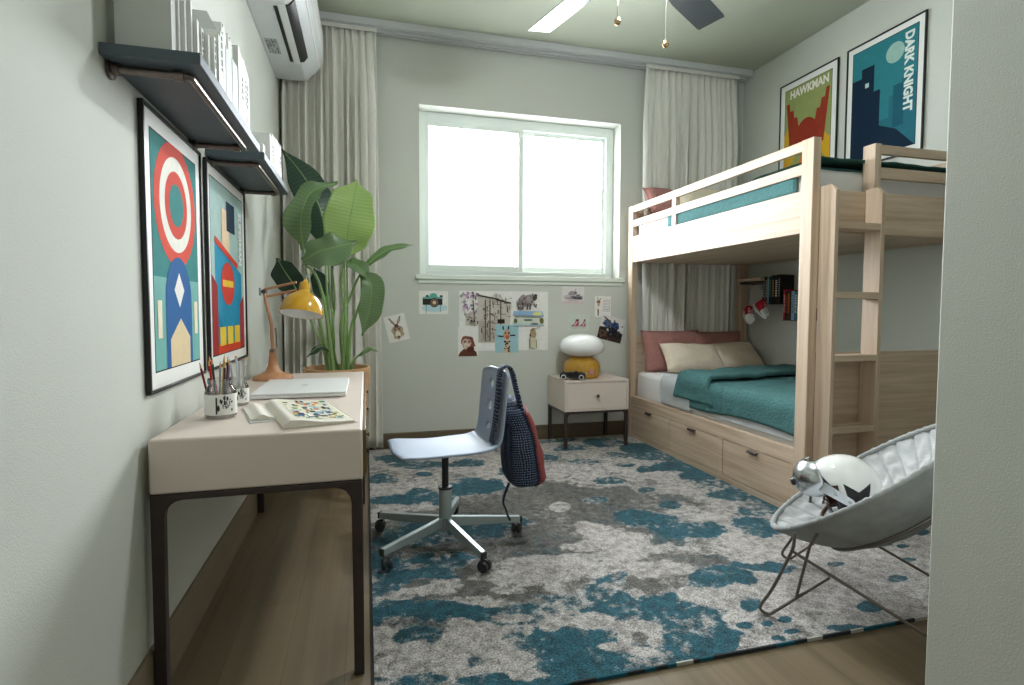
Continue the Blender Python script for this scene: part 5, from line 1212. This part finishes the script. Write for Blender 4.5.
# ------------------------------------------------------------------ rug
BLOBS = [('D',1.064,2.889,0.639,-0.166,0.137,0.376),('D',0.486,2.594,0.596,-0.156,0.057,0.302),('D',0.146,2.567,0.274,-0.072,0.02,0.331),('D',0.445,2.152,0.359,-0.094,0.026,0.128),('D',0.114,2.046,0.146,-0.038,0.01,0.175),('D',1.388,2.551,0.256,-0.067,0.104,0.194),('T',0.205,4.191,0.147,-0.038,0.006,0.114),('T',0.407,3.947,0.211,-0.055,0.008,0.077),('T',0.115,3.707,0.097,-0.025,0.004,0.111),('T',0.384,3.729,0.06,-0.016,0.006,0.057),('T',0.698,3.925,0.1,-0.026,0.014,0.077),('T',0.641,3.42,0.188,-0.049,0.026,0.138),('T',0.293,3.26,0.163,-0.042,0.011,0.123),('T',0.06,3.285,0.069,-0.018,0.001,0.07),('T',1.043,3.655,0.151,-0.039,0.033,0.115),('T',1.313,3.905,0.104,-0.027,0.027,0.08),('T',1.075,4.378,0.113,-0.029,0.02,0.081),('T',0.408,2.739,0.224,-0.059,0.019,0.126),('T',0.154,2.705,0.144,-0.038,0.006,0.096),('T',0.708,2.77,0.129,-0.034,0.017,0.066),('T',0.315,2.417,0.131,-0.034,0.009,0.069),('T',0.046,2.256,0.088,-0.023,0.006,0.254),('T',0.023,2.07,0.044,-0.012,0.002,0.106),('T',0.214,2.3,0.124,-0.033,0.005,0.053),('T',1.456,2.677,0.15,-0.039,0.036,0.066),('T',1.311,2.96,0.081,-0.021,0.028,0.063),('T',0.368,1.965,0.236,-0.062,0.011,0.06),('T',0.688,1.916,0.222,-0.058,0.026,0.073),('T',0.949,1.938,0.124,-0.032,0.054,0.112),('T',1.063,2.077,0.083,-0.022,0.032,0.064),('T',0.154,1.86,0.087,-0.023,0.006,0.064),('T',0.568,1.733,0.15,-0.04,0.025,0.076),('T',0.734,1.605,0.271,-0.072,0.052,0.116),('T',0.09,1.632,0.132,-0.035,0.002,0.027),('T',0.387,1.571,0.208,-0.055,0.01,0.039),('T',0.28,1.673,0.093,-0.024,0.004,0.024),('T',1.119,1.617,0.102,-0.027,0.094,0.14),('T',1.187,1.852,0.084,-0.022,0.05,0.079),('D',1.164,1.963,0.12,-0.032,0.077,0.132),('T',1.01,1.846,0.168,-0.044,0.048,0.09),('T',0.899,1.509,0.155,-0.041,0.036,0.062),('D',1.428,2.075,0.195,-0.051,0.062,0.092),('T',1.449,1.948,0.107,-0.028,0.054,0.075),('T',1.716,2.01,0.13,-0.034,0.034,0.041),('D',1.193,2.187,0.132,-0.035,0.038,0.072),('T',2.259,3.843,0.233,-0.06,0.096,0.164),('T',2.282,3.462,0.213,-0.055,0.118,0.181),('T',2.27,3.149,0.21,-0.054,0.122,0.172),('T',2.246,2.864,0.182,-0.047,0.124,0.16),('T',2.221,2.637,0.142,-0.037,0.115,0.138),('T',1.936,3.424,0.096,-0.025,0.036,0.065),('T',1.712,2.77,0.068,-0.018,0.035,0.058),('T',1.5,2.592,0.147,-0.038,0.05,0.088),('T',1.582,2.433,0.15,-0.039,0.051,0.079),('T',1.757,2.454,0.072,-0.019,0.033,0.047),('T',1.98,2.438,0.104,-0.027,0.047,0.059),('T',1.988,2.327,0.1,-0.026,0.036,0.043),('T',2.061,3.011,0.037,-0.01,0.023,0.035),('T',1.915,4.232,0.165,-0.042,0.058,0.128),('T',2.18,4.026,0.129,-0.033,0.048,0.089),('T',1.647,4.129,0.111,-0.029,0.03,0.075),('T',1.871,3.85,0.091,-0.023,0.032,0.067),('T',1.622,4.417,0.152,-0.039,0.031,0.085),('T',1.568,3.728,0.116,-0.03,0.031,0.074),('T',1.821,3.582,0.085,-0.022,0.029,0.058),('T',1.69,3.047,0.061,-0.016,0.028,0.051),('T',1.563,3.287,0.091,-0.023,0.028,0.059),('C',1.069,2.904,0.061,-0.016,0.027,0.075),('C',1.107,2.557,0.09,-0.023,0.046,0.107),('C',1.202,2.406,0.134,-0.035,0.053,0.107),('C',1.035,2.391,0.14,-0.037,0.031,0.073),('C',1.187,2.273,0.091,-0.024,0.04,0.077),('C',0.824,2.234,0.215,-0.057,0.029,0.081),('C',1.009,2.215,0.175,-0.046,0.032,0.072),('C',1.241,2.095,0.171,-0.045,0.034,0.058),('C',0.62,2.166,0.184,-0.048,0.014,0.05),('C',0.216,2.154,0.117,-0.031,0.005,0.047),('C',0.12,2.14,0.061,-0.016,0.001,0.023),('C',0.402,2.043,0.106,-0.028,0.007,0.036),('C',0.285,2.194,0.1,-0.026,0.005,0.041),('C',0.73,2.06,0.044,-0.011,0.016,0.046),('C',0.546,2.084,0.078,-0.021,0.008,0.03),('C',1.041,1.937,0.031,-0.008,0.015,0.028),('C',0.051,1.917,0.048,-0.013,0.001,0.037),('C',0.367,1.81,0.067,-0.018,0.01,0.051),('C',0.392,1.733,0.071,-0.019,0.01,0.042),('C',0.098,1.773,0.127,-0.034,0.003,0.053),('C',0.188,1.697,0.124,-0.033,0.004,0.039),('C',0.416,1.689,0.095,-0.025,0.009,0.035),('C',0.063,1.695,0.073,-0.019,0.001,0.034),('C',0.275,1.639,0.085,-0.022,0.004,0.023),('C',0.503,1.888,0.071,-0.019,0.007,0.025),('C',0.672,1.817,0.077,-0.02,0.009,0.024),('C',0.809,1.814,0.057,-0.015,0.013,0.03),('C',0.532,1.79,0.017,-0.004,0.005,0.017),('C',0.618,1.793,0.035,-0.009,0.006,0.017),('C',0.789,1.629,0.065,-0.017,0.009,0.02),('C',0.945,1.726,0.059,-0.016,0.021,0.039),('C',0.853,1.669,0.027,-0.007,0.032,0.063),('C',0.963,1.652,0.027,-0.007,0.033,0.058),('C',0.876,1.584,0.058,-0.015,0.013,0.024),('D',0.907,1.655,0.03,-0.008,0.02,0.036),('C',1.255,1.819,0.106,-0.028,0.039,0.058),('C',1.247,1.875,0.058,-0.015,0.027,0.041),('C',0.91,1.559,0.032,-0.008,0.008,0.014),('T',1.42,1.738,0.049,-0.013,0.039,0.049),('T',1.304,1.618,0.031,-0.008,0.017,0.021),('T',1.396,1.607,0.025,-0.006,0.013,0.016),('T',1.478,1.611,0.028,-0.007,0.014,0.016),('T',1.45,1.542,0.027,-0.007,0.014,0.015),('T',2.025,1.929,0.039,-0.01,0.024,0.023),('T',2.393,2.047,0.061,-0.016,0.036,0.031),('T',2.48,2.001,0.038,-0.01,0.026,0.022),('T',2.174,1.749,0.049,-0.013,0.033,0.027),('T',1.857,1.608,0.056,-0.015,0.038,0.034),('T',2.74,2.091,0.035,-0.009,0.037,0.029),('T',1.647,1.522,0.069,-0.018,0.021,0.02),('T',1.369,1.522,0.03,-0.008,0.013,0.014),('T',2.385,1.875,0.035,-0.009,0.019,0.015)]
RGX0, RGX1, RGY0, RGY1 = .015, 3.0, 1.508, 4.46
NX, NY = 330, 330
def vnoise(x, y, seed):
    rs = np.random.RandomState(seed); g = rs.rand(256,256); xi = np.floor(x).astype(int); yi = np.floor(y).astype(int); fx = x-xi; fy = y-yi
    fx = fx*fx*(3-2*fx); fy = fy*fy*(3-2*fy)
    a = g[xi % 256, yi % 256]; b_ = g[(xi+1) % 256, yi % 256]; c = g[xi % 256, (yi+1) % 256]; d = g[(xi+1) % 256, (yi+1) % 256]
    return (a*(1-fx)+b_*fx)*(1-fy)+(c*(1-fx)+d*fx)*fy-.5
gx, gy = np.meshgrid(np.linspace(RGX0, RGX1, NX+1), np.linspace(RGY0, RGY1, NY+1))
X = gx.ravel(); Y_ = gy.ravel()
fb = lambda f, s: vnoise(X*f+7, Y_*f+3, s)+.5*vnoise(X*f*2.1+1, Y_*f*2.1, s+1)+.35*vnoise(X*f*4.7, Y_*f*4.7+5, s+2)+.3*vnoise(X*f*11, Y_*f*11+2, s+3)
n1, n2, n3 = fb(4, 1), fb(4, 11), fb(9, 21)
wx, wy = X+.075*n1, Y_+.075*n2
Tm = np.zeros_like(X); Dm = np.zeros_like(X)
def ss(e0, e1, v): q = np.clip((v-e0)/(e1-e0), 0, 1); return q*q*(3-2*q)
# soft background mottling outside the drawn area
bg = ss(.30,.42, fb(2.2, 41)+.1)*.0
for k, cx, cy, ax_, ay_, bx_, by_ in BLOBS:
    det = ax_*by_-ay_*bx_
    small = math.hypot(ax_, ay_) < .09
    px_, py_ = (X if small else wx)-cx, (Y_ if small else wy)-cy
    if small: px_, py_ = px_+.02*n1, py_+.02*n2
    u = (px_*by_-py_*bx_)/det; v = (-px_*ay_+py_*ax_)/det
    r_ = np.sqrt(u*u+v*v)*(1.0 if small else (.84 if k != 'C' else .95))+(.12 if small else .42)*n3
    m_ = 1-ss(.8, 1.12, r_)
    if k == 'T': m_ = m_*.95; Tm = Tm*(1-m_)+m_; Dm = Dm*(1-m_)
    elif k == 'D': m_ = m_*.9; Dm = Dm*(1-m_)+m_; Tm = Tm*(1-m_)
    else: m_ = m_*.95; Tm = Tm*(1-m_); Dm = Dm*(1-m_)
mid = fb(6, 61)+.8*vnoise(X*45, Y_*45, 71); mid2 = fb(5, 81)+.8*vnoise(X*50, Y_*50, 91)
Tm = np.clip(Tm*(.84+.85*mid), 0, 1); Dm = np.clip(Dm*(.88+.6*mid2), 0, 1); Dm = np.maximum(Dm, .55*ss(.1,.6,mid2+.2*n1)*(1-Tm)); Tm = np.clip(Tm+.5*Dm*ss(-.05,.4,mid)*ss(2.4,4.0,6.5-Y_), 0, 1)
b = MB(); zz = .0125+.0025*vnoise(X*40, Y_*40, 5)
vs = [(float(a), float(c), float(z_)) for a, c, z_ in zip(X, Y_, zz)]
fs = [(j*(NX+1)+i, j*(NX+1)+i+1, (j+1)*(NX+1)+i+1, (j+1)*(NX+1)+i) for j in range(NY) for i in range(NX)]
m, nt, bs = newmat('rug_pile'); bs.inputs['Roughness'].default_value = .95; bs.inputs['Specular IOR Level'].default_value = .1
bs.inputs['Sheen Weight'].default_value = .15
L_ = nt.links; at_ = nt.nodes.new('ShaderNodeVertexColor'); at_.layer_name = 'pattern'; sp = nt.nodes.new('ShaderNodeSeparateColor'); L_.new(at_.outputs[0], sp.inputs[0])
tc = nt.nodes.new('ShaderNodeTexCoord')
def nz(scale, det, out=None):
    n = nt.nodes.new('ShaderNodeTexNoise'); n.inputs['Scale'].default_value = scale; n.inputs['Detail'].default_value = det; n.inputs['Roughness'].default_value = .7; L_.new(tc.outputs['Object'], n.inputs['Vector']); return n
def ramp(src, c0, c1, p0, p1):
    r = nt.nodes.new('ShaderNodeValToRGB'); r.color_ramp.elements[0].position = p0; r.color_ramp.elements[1].position = p1; r.color_ramp.elements[0].color = lin(c0)+(1,); r.color_ramp.elements[1].color = lin(c1)+(1,); L_.new(src, r.inputs[0]); return r
f1 = nz(150, 3); f2 = nz(28, 4); f3 = nz(85, 4)
creamc = ramp(f1.outputs['Fac'], (132,128,126), (222,216,211), .36, .62)
tealc = ramp(f1.outputs['Fac'], (6,42,56), (56,122,138), .34, .68)
darkc = ramp(f1.outputs['Fac'], (58,62,62), (150,146,140), .38, .68)
def thr(src, noise_, amt, lo, hi):
    ad = nt.nodes.new('ShaderNodeMath'); ad.operation = 'MULTIPLY_ADD'; L_.new(noise_, ad.inputs[0]); ad.inputs[1].default_value = amt; 
    sb = nt.nodes.new('ShaderNodeMath'); sb.operation = 'SUBTRACT'; L_.new(src, sb.inputs[0]); sb.inputs[1].default_value = amt*.5; L_.new(sb.outputs[0], ad.inputs[2])
    mr = nt.nodes.new('ShaderNodeMapRange'); mr.interpolation_type = 'SMOOTHSTEP'; L_.new(ad.outputs[0], mr.inputs[0]); mr.inputs[1].default_value = lo; mr.inputs[2].default_value = hi; return mr.outputs[0]
mxa = nt.nodes.new('ShaderNodeMix'); mxa.data_type = 'RGBA'; L_.new(thr(sp.outputs[1], f3.outputs['Fac'], 1.3, .12, .78), mxa.inputs[0]); L_.new(creamc.outputs[0], mxa.inputs[6]); L_.new(darkc.outputs[0], mxa.inputs[7])
mxb = nt.nodes.new('ShaderNodeMix'); mxb.data_type = 'RGBA'; L_.new(thr(sp.outputs[0], f3.outputs['Fac'], 1.3, .2, .74), mxb.inputs[0]); L_.new(mxa.outputs[2], mxb.inputs[6]); L_.new(tealc.outputs[0], mxb.inputs[7])
mxc = nt.nodes.new('ShaderNodeMix'); mxc.data_type = 'RGBA'; mxc.blend_type = 'MULTIPLY'; mxc.inputs[0].default_value = 1
g2 = ramp(f2.outputs['Fac'], (176,172,170), (255,255,255), .33, .6); L_.new(mxb.outputs[2], mxc.inputs[6]); L_.new(g2.outputs[0], mxc.inputs[7]); L_.new(mxc.outputs[2], bs.inputs['Base Color'])
bp = nt.nodes.new('ShaderNodeBump'); bp.inputs['Strength'].default_value = .8; bp.inputs['Distance'].default_value = .006; L_.new(f1.outputs['Fac'], bp.inputs['Height']); L_.new(bp.outputs[0], bs.inputs['Normal'])
b.add(vs, fs, m)
t = thing('rug', 'large abstract rug in teal, grey and cream covering the bedroom floor', 'rug', ((RGX0+RGX1)/2, (RGY0+RGY1)/2, .0))
o = obj('pile', b, t)
ca = o.data.color_attributes.new('pattern', 'FLOAT_COLOR', 'POINT')
arr = np.zeros((len(X), 4), dtype=np.float32); arr[:,0] = Tm; arr[:,1] = Dm; arr[:,3] = 1
ca.data.foreach_set('color', arr.ravel())
b = MB(); 
rnd = random.Random(4)
c_lt, c_dk, c_tl = mat('binding_cream',(176,172,164),.9), mat('binding_dark',(40,46,50),.9), mat('binding_teal',(18,84,100),.9)
x = RGX0
while x < RGX1:
    l = rnd.uniform(.02,.07); x2 = min(RGX1, x+l); b.box((x,RGY0-.006,.001),(x2,RGY0,.013), rnd.choice([c_lt,c_dk,c_tl,c_dk])); x = x2
b.box((RGX0-.006,RGY0-.006,.001),(RGX0,RGY1,.013), c_dk); b.box((RGX1,RGY0-.006,.001),(RGX1+.006,RGY1,.013), c_dk); b.box((RGX0,RGY1,.001),(RGX1,RGY1+.006,.013), c_lt)
b.box((RGX0,RGY0,.0005),(RGX1,RGY1,.006), c_dk)
obj('binding', b, t)

# ------------------------------------------------------------------ light: bright overcast daylight and an added hall fill
w = bpy.data.worlds.new('world'); sc.world = w; w.use_nodes = True; nt = w.node_tree; bg = nt.nodes['Background']
sky = nt.nodes.new('ShaderNodeTexGradient'); 
bg.inputs[0].default_value = (.93,.97,1.0,1); bg.inputs[1].default_value = WORLD
def area(name, loc, rot, sx, sy, energy, color=(1,1,1), portal=False, spread=180):
    l = bpy.data.lights.new(name, 'AREA'); l.shape = 'RECTANGLE'; l.size = sx; l.size_y = sy; l.energy = energy; l.color = color; l.spread = R(spread)
    o = bpy.data.objects.new(name, l); COL.objects.link(o); o.location = loc; o.rotation_euler = rot
    if portal: l.cycles.is_portal = True
    return o
area('window_daylight', ((WX0+WX1)/2, YB+.32, (WZ0+WZ1)/2), (R(-90),0,0), 2.0, 1.6, E_WIN, (.91,.965,1.0))
area('hall_fill', ((RX0+RX1)/2, YF-.2, (RZ0+RZ1)/2+.2), (R(90),0,0), 1.7, 2.1, E_FILL, (.95,.98,1.0))  # added fill lamp outside the made-up rear opening
sc.view_settings.view_transform = 'Standard'; sc.view_settings.look = 'None'; sc.view_settings.gamma = 1; sc.view_settings.exposure = EXPO
sc.view_settings.use_curve_mapping = False
sc.cycles.max_bounces = 10; sc.cycles.diffuse_bounces = 6; sc.cycles.transparent_max_bounces = 12
